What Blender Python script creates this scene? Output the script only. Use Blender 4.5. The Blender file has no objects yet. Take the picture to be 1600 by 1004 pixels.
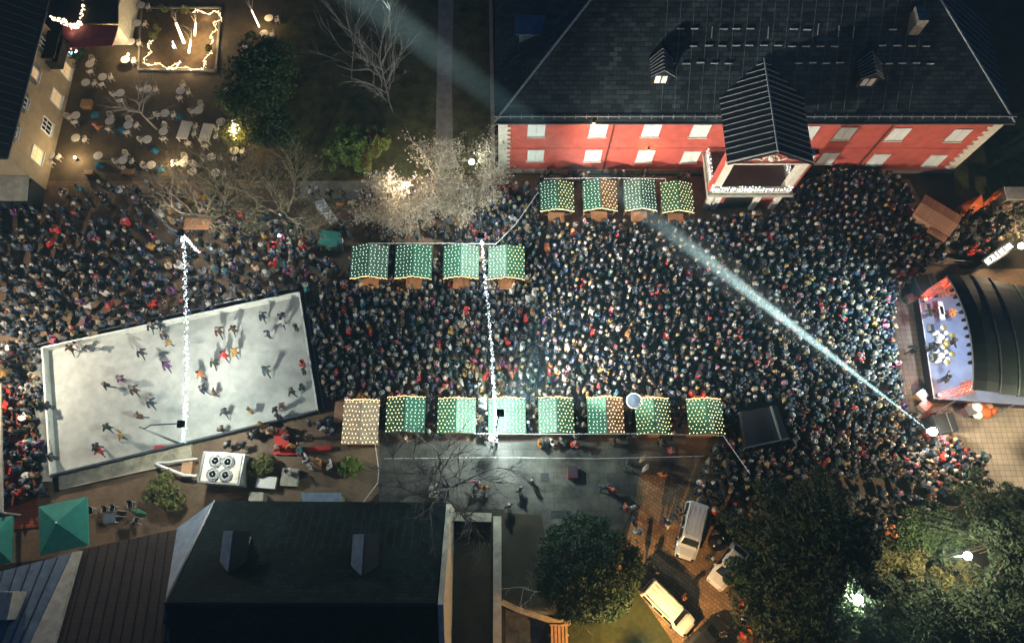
import bpy, bmesh, math, random
import numpy as np
from mathutils import Vector, Matrix

# ------------------------------------------------------------------ camera, world, light
C = bpy.context.scene.collection
S = bpy.context.scene
R = math.radians
FPX, TILT, CAMH, U0 = 1120.0, R(19.5), 66.0, 780.0
cam = bpy.data.objects.new('camera', bpy.data.cameras.new('camera'))
C.objects.link(cam)
cam.location = (0, 0, CAMH)
cam.rotation_euler = (TILT, 0, 0)
cam.data.sensor_width = 36.0
cam.data.lens = FPX / 1600 * 36
cam.data.shift_x = (800 - U0) / 1600
cam.data.clip_end = 1000
S.camera = cam

w = bpy.data.worlds.new('World'); S.world = w; w.use_nodes = True
nt = w.node_tree
sky = nt.nodes.new('ShaderNodeTexSky'); sky.sky_type = 'NISHITA'; sky.sun_disc = False
sky.sun_elevation = R(2); sky.sun_rotation = R(200); sky.ozone_density = 7; sky.dust_density = .2; sky.air_density = 1.4
nt.links.new(sky.outputs[0], nt.nodes['Background'].inputs[0])
nt.nodes['Background'].inputs[1].default_value = 0.15
sl = bpy.data.lights.new('moon', 'SUN'); sl.energy = 0.015; sl.angle = R(0.5); sl.color = (0.7, 0.85, 1)
so = bpy.data.objects.new('moon', sl); C.objects.link(so); so.rotation_euler = (R(35), 0, R(20))
S.view_settings.view_transform = 'Standard'; S.view_settings.look = 'None'
S.view_settings.exposure = 0.18; S.view_settings.gamma = 1
S.render.engine = 'CYCLES'
S.cycles.use_denoising = True
try: S.cycles.denoising_input_passes = 'RGB_ALBEDO_NORMAL'
except Exception: pass
S.cycles.max_bounces = 4; S.cycles.diffuse_bounces = 2; S.cycles.glossy_bounces = 2
S.cycles.transmission_bounces = 2; S.cycles.volume_bounces = 0; S.cycles.transparent_max_bounces = 4
S.cycles.sample_clamp_indirect = 4; S.cycles.caustics_reflective = False; S.cycles.caustics_refractive = False

_d = np.array([0, math.sin(TILT), -math.cos(TILT)]); _u = np.array([0, math.cos(TILT), math.sin(TILT)])
def P(u, v, z=0.0):
    """world point at height z seen at reference pixel (u, v)"""
    r = _d + np.array([(u - U0) / FPX, 0, 0]) + (502 - v) / FPX * _u
    t = (CAMH - z) / (-r[2])
    return Vector((r[0] * t, r[1] * t, z))
def P2(u, v, z=0.0):
    p = P(u, v, z); return (p.x, p.y)

# ------------------------------------------------------------------ mesh helpers
class MB:
    def __init__(s): s.v = []; s.f = []; s.m = []
    def add(s, vs, fs, mi=0):
        n = len(s.v); s.v += [tuple(x) for x in vs]
        s.f += [tuple(i + n for i in f) for f in fs]; s.m += [mi] * len(fs); return s
    def box(s, cx, cy, cz, sx, sy, sz, rz=0, mi=0):
        c, q = math.cos(rz), math.sin(rz); vs = []
        for dz in (-.5, .5):
            for dx, dy in ((-.5, -.5), (.5, -.5), (.5, .5), (-.5, .5)):
                x, y = dx * sx, dy * sy
                vs.append((cx + x * c - y * q, cy + x * q + y * c, cz + dz * sz))
        return s.add(vs, [(3, 2, 1, 0), (4, 5, 6, 7), (0, 1, 5, 4), (1, 2, 6, 5), (2, 3, 7, 6), (3, 0, 4, 7)], mi)
    def beam(s, p, q, a, b=None, mi=0):
        b = b or a; p, q = Vector(p), Vector(q); d = (q - p).normalized()
        up = Vector((0, 0, 1)) if abs(d.z) < .95 else Vector((1, 0, 0))
        x = d.cross(up).normalized(); y = x.cross(d); vs = []
        for o in (p, q):
            for i, j in ((-.5, -.5), (.5, -.5), (.5, .5), (-.5, .5)): vs.append(o + x * i * a + y * j * b)
        return s.add(vs, [(3, 2, 1, 0), (4, 5, 6, 7), (0, 1, 5, 4), (1, 2, 6, 5), (2, 3, 7, 6), (3, 0, 4, 7)], mi)
    def tube(s, pts, rad, n=6, mi=0, cap=True):
        pts = [Vector(p) for p in pts]; k = len(pts)
        if not hasattr(rad, '__len__'): rad = [rad] * k
        vs = []
        for i, p in enumerate(pts):
            d = (pts[min(i + 1, k - 1)] - pts[max(i - 1, 0)]).normalized()
            up = Vector((0, 0, 1)) if abs(d.z) < .9 else Vector((1, 0, 0))
            x = d.cross(up).normalized(); y = x.cross(d)
            for j in range(n):
                a = 2 * math.pi * j / n; vs.append(p + (x * math.cos(a) + y * math.sin(a)) * rad[i])
        fs = []
        for i in range(k - 1):
            for j in range(n):
                fs.append((i * n + j, (i + 1) * n + j, (i + 1) * n + (j + 1) % n, i * n + (j + 1) % n))
        if cap: fs.append(tuple(range(n))); fs.append(tuple(range((k - 1) * n, k * n))[::-1])
        return s.add(vs, fs, mi)
    def lathe(s, c, prof, n=16, mi=0):
        vs = []; k = len(prof)
        for r, z in prof:
            for j in range(n):
                a = 2 * math.pi * j / n; vs.append((c[0] + r * math.cos(a), c[1] + r * math.sin(a), c[2] + z))
        fs = [(i * n + j, i * n + (j + 1) % n, (i + 1) * n + (j + 1) % n, (i + 1) * n + j) for i in range(k - 1) for j in range(n)]
        fs += [tuple(range(n))[::-1], tuple(range((k - 1) * n, k * n))]
        return s.add(vs, fs, mi)
    def prism(s, pts, z0, z1, mi=0):
        a = sum(pts[i][0] * pts[(i + 1) % len(pts)][1] - pts[(i + 1) % len(pts)][0] * pts[i][1] for i in range(len(pts)))
        if a < 0: pts = pts[::-1]
        n = len(pts); vs = [(p[0], p[1], z0) for p in pts] + [(p[0], p[1], z1) for p in pts]
        fs = [tuple(range(n))[::-1], tuple(range(n, 2 * n))] + [(i, (i + 1) % n, n + (i + 1) % n, n + i) for i in range(n)]
        return s.add(vs, fs, mi)
    def slab(s, pts, t, mi=0):
        """a planar polygon (3-D points, seen counter-clockwise from outside) given thickness t inward"""
        pts = [Vector(p) for p in pts]; nrm = (pts[1] - pts[0]).cross(pts[2] - pts[0]).normalized(); n = len(pts)
        vs = pts + [p - nrm * t for p in pts]
        fs = [tuple(range(n)), tuple(range(n, 2 * n))[::-1]] + [((i + 1) % n, i, n + i, n + (i + 1) % n) for i in range(n)]
        return s.add(vs, fs, mi)
    def poly(s, pts, mi=0): return s.add(pts, [tuple(range(len(pts)))], mi)
    def octa(s, c, r, mi=0):
        x, y, z = c
        return s.add([(x + r, y, z), (x - r, y, z), (x, y + r, z), (x, y - r, z), (x, y, z + r), (x, y, z - r)],
                     [(0, 2, 4), (2, 1, 4), (1, 3, 4), (3, 0, 4), (2, 0, 5), (1, 2, 5), (3, 1, 5), (0, 3, 5)], mi)
    def ball(s, c, r, n=8, m=5, sz=1.0, mi=0):
        prof = [(max(1e-3, r * math.sin(math.pi * i / m)), -r * sz * math.cos(math.pi * i / m)) for i in range(m + 1)]
        return s.lathe(c, prof, n, mi)
    def build(s, name, mat, parent=None, world=False, smooth=False, bevel=0):
        me = bpy.data.meshes.new(name)
        o = Vector(parent.location) if (parent is not None and world) else Vector((0, 0, 0))
        me.from_pydata([(x - o.x, y - o.y, z - o.z) for x, y, z in s.v] if world else s.v, [], s.f)
        for m in (mat if isinstance(mat, (list, tuple)) else [mat]): me.materials.append(m)
        if max(s.m, default=0): me.polygons.foreach_set('material_index', s.m)
        if smooth: me.polygons.foreach_set('use_smooth', [True] * len(me.polygons))
        me.update()
        ob = bpy.data.objects.new(name, me); C.objects.link(ob)
        if parent is not None: ob.parent = parent
        if bevel:
            b = ob.modifiers.new('bevel', 'BEVEL'); b.width = bevel; b.segments = 2; b.limit_method = 'ANGLE'
        return ob

def tag(o, label=None, cat=None, group=None, kind=None):
    if label: o['label'] = label
    if cat: o['category'] = cat
    if group: o['group'] = group
    if kind: o['kind'] = kind
    return o
def thing(name, label, cat, loc=(0, 0, 0), rz=0, group=None):
    o = bpy.data.objects.new(name, None); C.objects.link(o); o.empty_display_size = .3
    o.location = loc; o.rotation_euler = (0, 0, rz)
    return tag(o, label, cat, group)
def kids(o): return [c for c in bpy.data.objects if c.parent == o]
def copy_tree(o, parent=None, ch=None):
    c = o.copy(); C.objects.link(c)
    if parent is not None: c.parent = parent
    for k in (ch if ch is not None else kids(o)): copy_tree(k, c)
    return c
def lamp(name, kind, loc, watts, col, parent=None, rad=.15, aim=None, size=60, blend=.5):
    l = bpy.data.lights.new(name, kind); l.energy = watts; l.color = col
    if kind != 'AREA': l.shadow_soft_size = rad
    if kind == 'SPOT': l.spot_size = R(size); l.spot_blend = blend
    o = bpy.data.objects.new(name, l); C.objects.link(o)
    if aim is not None: o.rotation_euler = (Vector(aim) - Vector(loc)).to_track_quat('-Z', 'Y').to_euler()
    if parent is not None:
        o.parent = parent; o.location = Vector(loc) - Vector(parent.location)
    else: o.location = loc
    return o

# ------------------------------------------------------------------ materials
def newmat(name):
    m = bpy.data.materials.new(name); m.use_nodes = True; m.cycles.emission_sampling = 'NONE'
    return m, m.node_tree, m.node_tree.nodes['Principled BSDF']
def M(name, col, rough=.8, var=.35, scale=2.0, bump=0.0, metal=0.0, spec=.3, coord='Object', detail=6, col2=None):
    m, t, b = newmat(name); L = t.links.new
    tc = t.nodes.new('ShaderNodeTexCoord'); n = t.nodes.new('ShaderNodeTexNoise')
    n.inputs['Scale'].default_value = scale; n.inputs['Detail'].default_value = detail; n.inputs['Roughness'].default_value = .65
    L(tc.outputs[coord], n.inputs['Vector'])
    r = t.nodes.new('ShaderNodeValToRGB'); r.color_ramp.elements[0].position = .3; r.color_ramp.elements[1].position = .7
    lo = [max(0, c * (1 - var)) for c in col]; hi = [min(1, c * (1 + var)) for c in (col2 or col)]
    r.color_ramp.elements[0].color = (*lo, 1); r.color_ramp.elements[1].color = (*hi, 1)
    L(n.outputs['Fac'], r.inputs['Fac']); L(r.outputs[0], b.inputs['Base Color'])
    b.inputs['Roughness'].default_value = rough; b.inputs['Metallic'].default_value = metal
    b.inputs['Specular IOR Level'].default_value = spec
    if bump:
        bp = t.nodes.new('ShaderNodeBump'); bp.inputs['Strength'].default_value = bump; bp.inputs['Distance'].default_value = .05
        L(n.outputs['Fac'], bp.inputs['Height']); L(bp.outputs[0], b.inputs['Normal'])
    return m
def BR(name, c1, c2, mort, scale, rough=.75, bw=.5, rh=.25, msize=.02, dirt=.5, offset=.5, spec=.3, rot=0, vec='Object', bump=.4):
    """bricks, pavers, slates: brick pattern varied by a large-scale dirt noise"""
    m, t, b = newmat(name); L = t.links.new
    tc = t.nodes.new('ShaderNodeTexCoord'); mp = t.nodes.new('ShaderNodeMapping'); mp.inputs['Rotation'].default_value = (0, 0, rot)
    L(tc.outputs[vec], mp.inputs[0])
    br = t.nodes.new('ShaderNodeTexBrick'); L(mp.outputs[0], br.inputs['Vector'])
    br.inputs['Color1'].default_value = (*c1, 1); br.inputs['Color2'].default_value = (*c2, 1); br.inputs['Mortar'].default_value = (*mort, 1)
    br.inputs['Scale'].default_value = scale; br.inputs['Mortar Size'].default_value = msize; br.offset = offset
    br.inputs['Brick Width'].default_value = bw; br.inputs['Row Height'].default_value = rh
    n = t.nodes.new('ShaderNodeTexNoise'); n.inputs['Scale'].default_value = .35; n.inputs['Detail'].default_value = 8; n.inputs['Roughness'].default_value = .7
    L(tc.outputs[vec], n.inputs['Vector'])
    r = t.nodes.new('ShaderNodeMapRange'); r.inputs[1].default_value = .3; r.inputs[2].default_value = .7
    r.inputs[3].default_value = 1 - dirt; r.inputs[4].default_value = 1 + dirt * .4; L(n.outputs['Fac'], r.inputs[0])
    x = t.nodes.new('ShaderNodeMix'); x.data_type = 'RGBA'; x.blend_type = 'MULTIPLY'; x.inputs[0].default_value = 1
    L(br.outputs['Color'], x.inputs[6]); L(r.outputs[0], x.inputs[7]); L(x.outputs[2], b.inputs['Base Color'])
    b.inputs['Roughness'].default_value = rough; b.inputs['Specular IOR Level'].default_value = spec
    if bump:
        bp = t.nodes.new('ShaderNodeBump'); bp.inputs['Strength'].default_value = bump; bp.inputs['Distance'].default_value = .02; bp.invert = True
        L(br.outputs['Fac'], bp.inputs['Height']); L(bp.outputs[0], b.inputs['Normal'])
    return m
def EM(name, col, strength):
    m, t, b = newmat(name); b.inputs['Base Color'].default_value = (*col, 1)
    b.inputs['Emission Color'].default_value = (*col, 1); b.inputs['Emission Strength'].default_value = strength
    return m
def AT(name, rough=.85, var=.25, scale=14):
    m, t, b = newmat(name); L = t.links.new
    a = t.nodes.new('ShaderNodeAttribute'); a.attribute_name = 'Col'
    tc = t.nodes.new('ShaderNodeTexCoord'); n = t.nodes.new('ShaderNodeTexNoise'); n.inputs['Scale'].default_value = scale
    L(tc.outputs['Object'], n.inputs['Vector'])
    r = t.nodes.new('ShaderNodeMapRange'); r.inputs[1].default_value = .3; r.inputs[2].default_value = .7; r.inputs[3].default_value = 1 - var; r.inputs[4].default_value = 1 + var
    L(n.outputs['Fac'], r.inputs[0])
    x = t.nodes.new('ShaderNodeMix'); x.data_type = 'RGBA'; x.blend_type = 'MULTIPLY'; x.inputs[0].default_value = 1
    L(a.outputs['Color'], x.inputs[6]); L(r.outputs[0], x.inputs[7]); L(x.outputs[2], b.inputs['Base Color'])
    b.inputs['Roughness'].default_value = rough; b.inputs['Specular IOR Level'].default_value = .25
    return m

MT = dict(
    soil=M('soil', (.035, .028, .018), .95, .5, .5, .3),
    lawn=M('lawn', (.085, .068, .024), .95, .55, .9, .5, col2=(.09, .085, .028)),
    lawn_green=M('lawn_green', (.030, .036, .009), .95, .5, 2.2, .5),
    plaza=BR('plaza', (.27, .17, .095), (.20, .13, .075), (.05, .035, .025), 2.2, .6, .5, .25, .02, .5, spec=.4),
    court=BR('court', (.15, .11, .065), (.115, .082, .05), (.03, .024, .018), 2.0, .75, dirt=.55),
    lane=BR('lane', (.13, .125, .10), (.10, .092, .078), (.06, .055, .046), .55, .45, .9, .6, .012, 1.0, spec=.5),
    cobble=BR('cobble', (.36, .23, .12), (.25, .155, .08), (.08, .05, .03), 1.6, .7, .5, .5, .03, .6, rot=.7),
    apron=BR('apron', (.36, .30, .22), (.31, .26, .19), (.12, .10, .08), 1.0, .6, .5, .5, .02, .4, offset=0),
    path=M('path', (.30, .26, .20), .9, .35, 1.2, .3),
    concrete=M('concrete', (.36, .34, .27), .85, .3, 1.5, .25),
    stone=M('stone', (.22, .20, .16), .85, .4, 2.5, .4),
    wood=M('wood', (.25, .13, .06), .6, .35, 5, .2), wood_light=M('wood_light', (.45, .25, .11), .55, .25, 4),
    plank=BR('plank', (.58, .29, .15), (.48, .23, .11), (.12, .06, .03), .9, .6, 2.2, .22, .012, .35),
    red_wall=M('red_wall', (.50, .10, .07), .85, .22, 1.1, .15),
    cream=M('cream', (.66, .62, .5), .8, .18, 3, .1), white=M('white', (.75, .75, .70), .6, .12, 4),
    shutter=M('shutter', (.74, .78, .70), .6, .12, 6),
    slate=BR('slate', (.050, .070, .070), (.014, .022, .023), (.008, .009, .010), 1.0, .5, .8, .34, .03, .8, spec=.45),
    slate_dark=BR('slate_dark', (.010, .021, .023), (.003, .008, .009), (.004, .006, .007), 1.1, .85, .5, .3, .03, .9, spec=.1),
    seam=M('seam', (.020, .023, .027), .45, .3, 3, metal=.3, spec=.5), seam_light=M('seam_light', (.42, .44, .42), .4, .25, 4, metal=.4),
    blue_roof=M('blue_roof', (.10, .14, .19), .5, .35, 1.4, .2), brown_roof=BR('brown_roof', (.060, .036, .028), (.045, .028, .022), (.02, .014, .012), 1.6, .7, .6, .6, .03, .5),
    tile_dark=BR('tile_dark', (.018, .02, .022), (.012, .014, .016), (.005, .006, .007), 3, .6, dirt=.4),
    dark=M('dark', (.012, .012, .013), .5, .3, 6), metal=M('metal', (.30, .31, .31), .4, .25, 5, metal=.7),
    steel=M('steel', (.42, .42, .40), .35, .2, 5, metal=.8), pole=M('pole', (.10, .11, .11), .5, .2, 4, metal=.4),
    plaster=M('plaster', (.30, .235, .15), .9, .2, .8, .2), glass=M('glass', (.02, .025, .03), .06, .2, 2, spec=.8),
    ice=M('ice', (.44, .465, .43), .75, .2, .9, .04, spec=.15, detail=12), board=M('board', (.66, .68, .60), .5, .14, 1.5),
    board_dark=M('board_dark', (.05, .06, .075), .6, .35, 3), tarp=M('tarp', (.17, .18, .16), .6, .3, 2.5, .4),
    black_tarp=M('black_tarp', (.016, .017, .02), .45, .3, 2.0, .5, spec=.5), canopy=M('canopy', (.028, .043, .040), .6, .3, .8, .15, spec=.3),
    green=M('green', (.03, .12, .065), .7, .3, 4, .2), green2=M('green2', (.10, .175, .12), .7, .25, 4, .2), teal=M('teal', (.03, .21, .16), .7, .2, 1.5, .2),  # green2: on stall slopes the paler tone is lighting put into the colour
    beige_tarp=M('beige_tarp', (.44, .36, .26), .7, .2, 3, .2), stall_wood=M('stall_wood', (.30, .16, .08), .7, .3, 6),
    counter=M('counter', (.46, .27, .15), .5, .2, 5), orange=M('orange', (.60, .13, .035), .6, .25, 2.5, .5), red=M('red', (.55, .03, .025), .6, .25, 4),
    red_floor=BR('red_floor', (.30, .07, .035), (.24, .055, .03), (.1, .03, .02), 1.2, .7, 2, .3, .02, .4),
    deck=M('deck', (.20, .24, .34), .35, .15, 1.0, spec=.5), stage_side=M('stage_side', (.035, .018, .03), .7, .3, 3),
    car_white=M('car_white', (.72, .71, .66), .22, .05, 2, spec=.5), car_silver=M('car_silver', (.60, .64, .63), .25, .06, 2, metal=.2, spec=.5), car_dark=M('car_dark', (.02, .022, .024), .2, .1, 2, spec=.6),
    tyre=M('tyre', (.015, .015, .015), .9, .2, 9), furniture=M('furniture', (.78, .71, .57), .5, .15, 6), blanket=M('blanket', (.03, .13, .20), .9, .3, 6),
    bark=M('bark', (.11, .085, .06), .95, .4, 7, .5), bark_pale=M('bark_pale', (.34, .30, .25), .9, .4, 5, .4), twig_pale=M('twig_pale', (.42, .37, .29), .9, .35, 5),
    fan_mesh=M('fan_mesh', (.15, .16, .155), .6, .5, 22, .3),
    fan_grey=M('fan_grey', (.30, .31, .30), .5, .2, 4),
    bark_mid=M('bark_mid', (.19, .15, .10), .95, .5, 5, .4),
    birch_bark=M('birch_bark', (.20, .19, .17), .9, .6, 5, .3),
    twig_dark=M('twig_dark', (.06, .05, .05), .95, .4, 5),
    needle=M('needle', (.030, .050, .028), .85, .6, 1.4, col2=(.048, .070, .036)), shrub_dark=M('shrub_dark', (.022, .048, .022), .7, .6, 1.8),
    thuja=M('thuja', (.17, .27, .04), .8, .55, 1.2, col2=(.22, .30, .06)), bush=M('bush', (.10, .13, .035), .8, .6, 2.5, col2=(.17, .17, .05)), rust_leaf=M('rust_leaf', (.24, .09, .04), .9, .4, 3),
    ivy=M('ivy', (.055, .09, .03), .8, .6, 1.4), dry_leaf=M('dry_leaf', (.42, .34, .24), .9, .35, 2), olive_leaf=M('olive_leaf', (.18, .17, .065), .9, .4, 2),
    cloth=AT('cloth', .5), skin=AT('skin', .6, .1), hair=AT('hair', .7, .3, 40),
    bulb_warm=EM('bulb_warm', (1, .72, .38), 6), bulb_gold=EM('bulb_gold', (1, .78, .36), 5), bulb_white=EM('bulb_white', (.80, .96, .84), 3.2), bulb_hot=EM('bulb_hot', (1, .68, .32), 3.5),
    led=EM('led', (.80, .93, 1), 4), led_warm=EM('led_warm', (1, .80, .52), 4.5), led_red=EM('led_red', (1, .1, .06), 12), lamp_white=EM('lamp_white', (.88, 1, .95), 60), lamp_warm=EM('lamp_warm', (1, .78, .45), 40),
    window_lit=EM('window_lit', (1, .68, .34), .22), led_blue=EM('led_blue', (.25, .45, 1), 8), led_green=EM('led_green', (.15, 1, .4), 4), pink_cloth=M('pink_cloth', (.50, .36, .42), .8, .15, 2),
)

# ------------------------------------------------------------------ ground sheets
def sheet(name, px, z, mat, label, world=None):
    pts = world or [P2(u, v) for u, v in px]
    a = sum(pts[i][0] * pts[(i + 1) % len(pts)][1] - pts[(i + 1) % len(pts)][0] * pts[i][1] for i in range(len(pts)))
    if a < 0: pts = pts[::-1]
    o = MB().poly([(x, y, z) for x, y in pts]).build(name, mat)
    return tag(o, label, name.replace('_', ' '), kind='structure')
sheet('ground', None, 0, MT['soil'], 'dark bare soil under and around the whole park and square', [(-130, -60), (130, -60), (130, 160), (-130, 160)])
sheet('lawn', [(425, -40), (772, -40), (772, 268), (600, 282), (430, 284)], .004, MT['lawn'], 'dark winter lawn between the cafe courtyard and the red palace')
sheet('courtyard', [(-60, -60), (440, -60), (440, 284), (-60, 290)], .006, MT['court'], 'dim brown paved cafe courtyard with round tables')
sheet('plaza', [(-120, 283), (470, 283), (780, 272), (1420, 280), (1500, 420), (1700, 420), (1700, 690), (1480, 800), (1180, 820), (1000, 780), (590, 770), (560, 800), (-120, 900)], .009, MT['plaza'], 'brown paved market square under the crowd')
sheet('lane', [(592, 690), (1060, 690), (1060, 720), (985, 800), (960, 860), (900, 830), (840, 1010), (790, 1010), (790, 795), (592, 795)], .013, MT['lane'], 'grey concrete lane behind the lower row of stalls')
sheet('parking_lot', [(1000, 740), (1130, 750), (1185, 860), (1175, 1030), (1040, 1030), (960, 905), (985, 820)], .017, MT['cobble'], 'warm lit cobbled parking bay around the two white vans')
sheet('stage_apron', [(1388, 455), (1438, 455), (1460, 635), (1720, 640), (1720, 750), (1545, 770), (1440, 700), (1418, 640)], .014, MT['apron'], 'pale gridded paving round the front and side of the stage')
sheet('lawn_patch', [(890, 930), (985, 905), (1050, 1000), (1060, 1040), (870, 1040)], .021, MT['lawn_green'], 'small lit green lawn below the round evergreen tree')
sheet('grass_island', [(1110, 800), (1160, 800), (1170, 850), (1120, 845)], .022, MT['lawn_green'], 'little grass patch beside the silver grey van')
sheet('park_path', [(686, -40), (710, -40), (706, 120), (708, 240), (720, 262), (680, 262), (682, 150)], .012, MT['path'], 'straight gravel path running up through the dark lawn')
sheet('pale_walk', [(468, 283), (606, 283), (604, 309), (470, 311)], .016, MT['concrete'], 'short pale concrete walk between lawn and square')
sheet('side_lawn', [(1490, 200), (1700, 150), (1700, 415), (1530, 330), (1490, 300)], .013, MT['lawn'], 'dim lawn beside the right end of the palace')
sheet('slope_lawn', [(790, 800), (845, 805), (880, 960), (790, 945)], .019, MT['soil'], 'dim bare slope left of the round evergreen')

# ------------------------------------------------------------------ red palace
def solve(fn, lo, hi):
    """z with fn(z) = 0, by bisection"""
    a = fn(lo)
    for _ in range(50):
        m = (lo + hi) / 2
        if (fn(m) > 0) == (a > 0): lo = m
        else: hi = m
    return (lo + hi) / 2
def on_y(u, v, y): z = solve(lambda z: P(u, v, z).y - y, -5, 30); return P(u, v, z)
def on_x(u, v, x): z = solve(lambda z: P(u, v, z).x - x, -5, 30); return P(u, v, z)
EZ, EY, PITCH = 9.15, 39.82, .7
def roof_z(y): return EZ + PITCH * (y - EY)
def on_roof(u, v): z = solve(lambda z: z - roof_z(P(u, v, z).y), 0, 30); return P(u, v, z)

pal = thing('palace', 'long red palace with white shutters, dark slate hip roof and a columned portico', 'building', (24, 50, 0))
PX0, PX1, PY0, PY1 = 0.0, 47.4, 40.0, 62.0
mb = MB(); mb.prism([(PX0, PY0), (PX1, PY0), (PX1, PY1), (PX0, PY1)], 0, 9.1)
mb.build('wall', MT['red_wall'], pal, True)
MB().box((PX0 + PX1) / 2, PY0 - .05, .35, PX1 - PX0 + .3, .12, .7).build('plinth', MT['concrete'], pal, True)
MB().box((PX0 + PX1) / 2, PY0 - .03, 4.55, PX1 - PX0 - 2.4, .06, .12).build('string_course', MT['red_wall'], pal, True)
MB().box((PX0 + PX1) / 2, PY0 - .10, 8.92, PX1 - PX0 + .1, .14, .2).build('cornice', MT['red'], pal, True)
for x, sg in ((PX0, 1), (PX1, -1)):
    mb = MB()
    for i in range(22):
        wd = 1.15 if i % 2 else .85
        mb.box(x + sg * (wd / 2 - .06), PY0 - .045, .7 + i * .38 + .18, wd, .09, .36)
        mb.box(x - sg * .045 + sg * 0, PY0 + .45, .7 + i * .38 + .18, .09, 1.0, .36)
    mb.build('quoin', MT['cream'], pal, True)
rx0, rx1, ry0, ry1 = -.45, 48.1, EY, 62.8
rh = (ry1 - ry0) / 2; ridz = EZ + PITCH * rh; ym = (ry0 + ry1) / 2
A, B, Cc, D = (rx0, ry0, EZ), (rx1, ry0, EZ), (rx1, ry1, EZ), (rx0, ry1, EZ)
E1, E2 = (rx0 + rh, ym, ridz), (rx1 - rh, ym, ridz)
roof = MB().add([A, B, Cc, D, E1, E2], [(0, 1, 5, 4), (2, 3, 4, 5), (3, 0, 4), (0, 3, 2, 1)]).build('roof', MT['slate'], pal, True)
def child(mb, name, mat, part, root=pal, **k):
    o = mb.build(name, mat, root, True, **k); o.parent = part; return o
child(MB().add([B, Cc, E2], [(0, 1, 2)]), 'hip_slope', MT['seam'], roof)
for p, q in ((A, E1), (B, E2)): child(MB().beam(Vector(p) + Vector((0, 0, .06)), Vector(q) + Vector((0, 0, .06)), .16, .12), 'hip_cap', MT['seam_light'], roof)
mb = MB()
for i in range(1, 26):                     # standing seams on the right hip
    y = ry0 + i * .85
    if y > ym: break
    k = y - ry0
    mb.beam((rx1 - .05, y, EZ + .06), (rx1 - k, y, EZ + PITCH * k + .06), .05, .09)
child(mb, 'standing_seam', MT['seam_light'], roof)
mb = MB()
for i in range(40):                       # thin vertical seams over the slates
    x = rx0 + 1 + i * 1.21
    if 15 < x < 39: mb.beam((x, EY + .9, roof_z(EY + .9) + .02), (x, min(EY + 9, ym), roof_z(min(EY + 9, ym)) + .02), .03, .03)
child(mb, 'slate_seam', M('slate_seam', (.13, .15, .15), .5, .5, 2), roof)
rr = random.Random(4)
rows = [(47, [1063, 1085, 1130, 1150, 1172, 1240, 1261, 1394]), (73, [1083, 1107, 1128, 1150, 1170, 1193, 1215, 1237, 1259, 1281, 1303, 1378, 1401, 1424, 1446]),
        (100, [1050, 1072, 1094, 1116, 1138, 1247, 1269, 1290, 1312, 1372, 1388, 1409, 1431, 1453])]
for v, us in rows:
    for u in us:
        p = on_roof(u, v + rr.uniform(-1, 1)); child(MB().beam((p.x - .34, p.y, p.z + .12), (p.x + .34, p.y, p.z + .12), .09, .14), 'snow_guard', MT['seam_light'], roof)
for u, v in ((1112, 52), (1200, 52), (1278, 47), (1310, 50), (1333, 52)):
    p = on_roof(u, v); child(MB().beam(p + Vector((0, -.4, -.2)), p + Vector((0, .4, .35)), .06, .1), 'snow_guard', MT['seam_light'], roof)
mb = MB(); mb.beam((rx0, EY + .35, EZ + .42), (rx1, EY + .35, EZ + .42), .10, .08)
for i in range(48): mb.beam((rx0 + .5 + i * 1.01, EY + .25, EZ + .2), (rx0 + .5 + i * 1.01, EY + .5, EZ + .5), .05, .09)
child(mb, 'snow_rail', MT['seam_light'], roof)
MB().beam((rx0, EY - .09, EZ - .06), (rx1, EY - .09, EZ - .06), .18, .14).build('gutter', MT['pole'], pal, True)
for u, v in ((838, 203), (837, 242), (934.7, 203), (926.7, 242), (1018, 203), (1008, 243.4), (1094, 203.7), (1079, 244.3), (1320.4, 207.6), (1293, 246.4), (1403.4, 209), (1372, 248.5), (1497.5, 210.6), (1460, 250), (1262, 206)):
    p = on_y(u, v, PY0)
    s = MB().box(p.x - .42, PY0 - .05, p.z, .82, .06, 2.0).box(p.x + .42, PY0 - .05, p.z, .82, .06, 2.0)
    sh = s.build('shutter', MT['shutter'], pal, True)
    fr = MB()
    for dx in (-.42, .42):
        fr.box(p.x + dx, PY0 - .095, p.z + .96, .82, .03, .07).box(p.x + dx, PY0 - .095, p.z - .96, .82, .03, .07)
        fr.box(p.x + dx - .375, PY0 - .095, p.z, .07, .03, 1.84).box(p.x + dx + .375, PY0 - .095, p.z, .07, .03, 1.84)
    child(fr, 'shutter_frame', MT['white'], sh)
    child(MB().box(p.x, PY0 - .09, p.z - 1.09, 1.86, .18, .1), 'sill', MT['cream'], sh)
for u, v in ((952, 224), (1364, 230)):
    p = on_y(u, v, PY0); MB().tube([(p.x, PY0 - .12, .1), (p.x, PY0 - .12, 8.8)], .075, 8).build('drainpipe', M('pipe', (.10, .03, .025), .6), pal, True)
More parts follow.
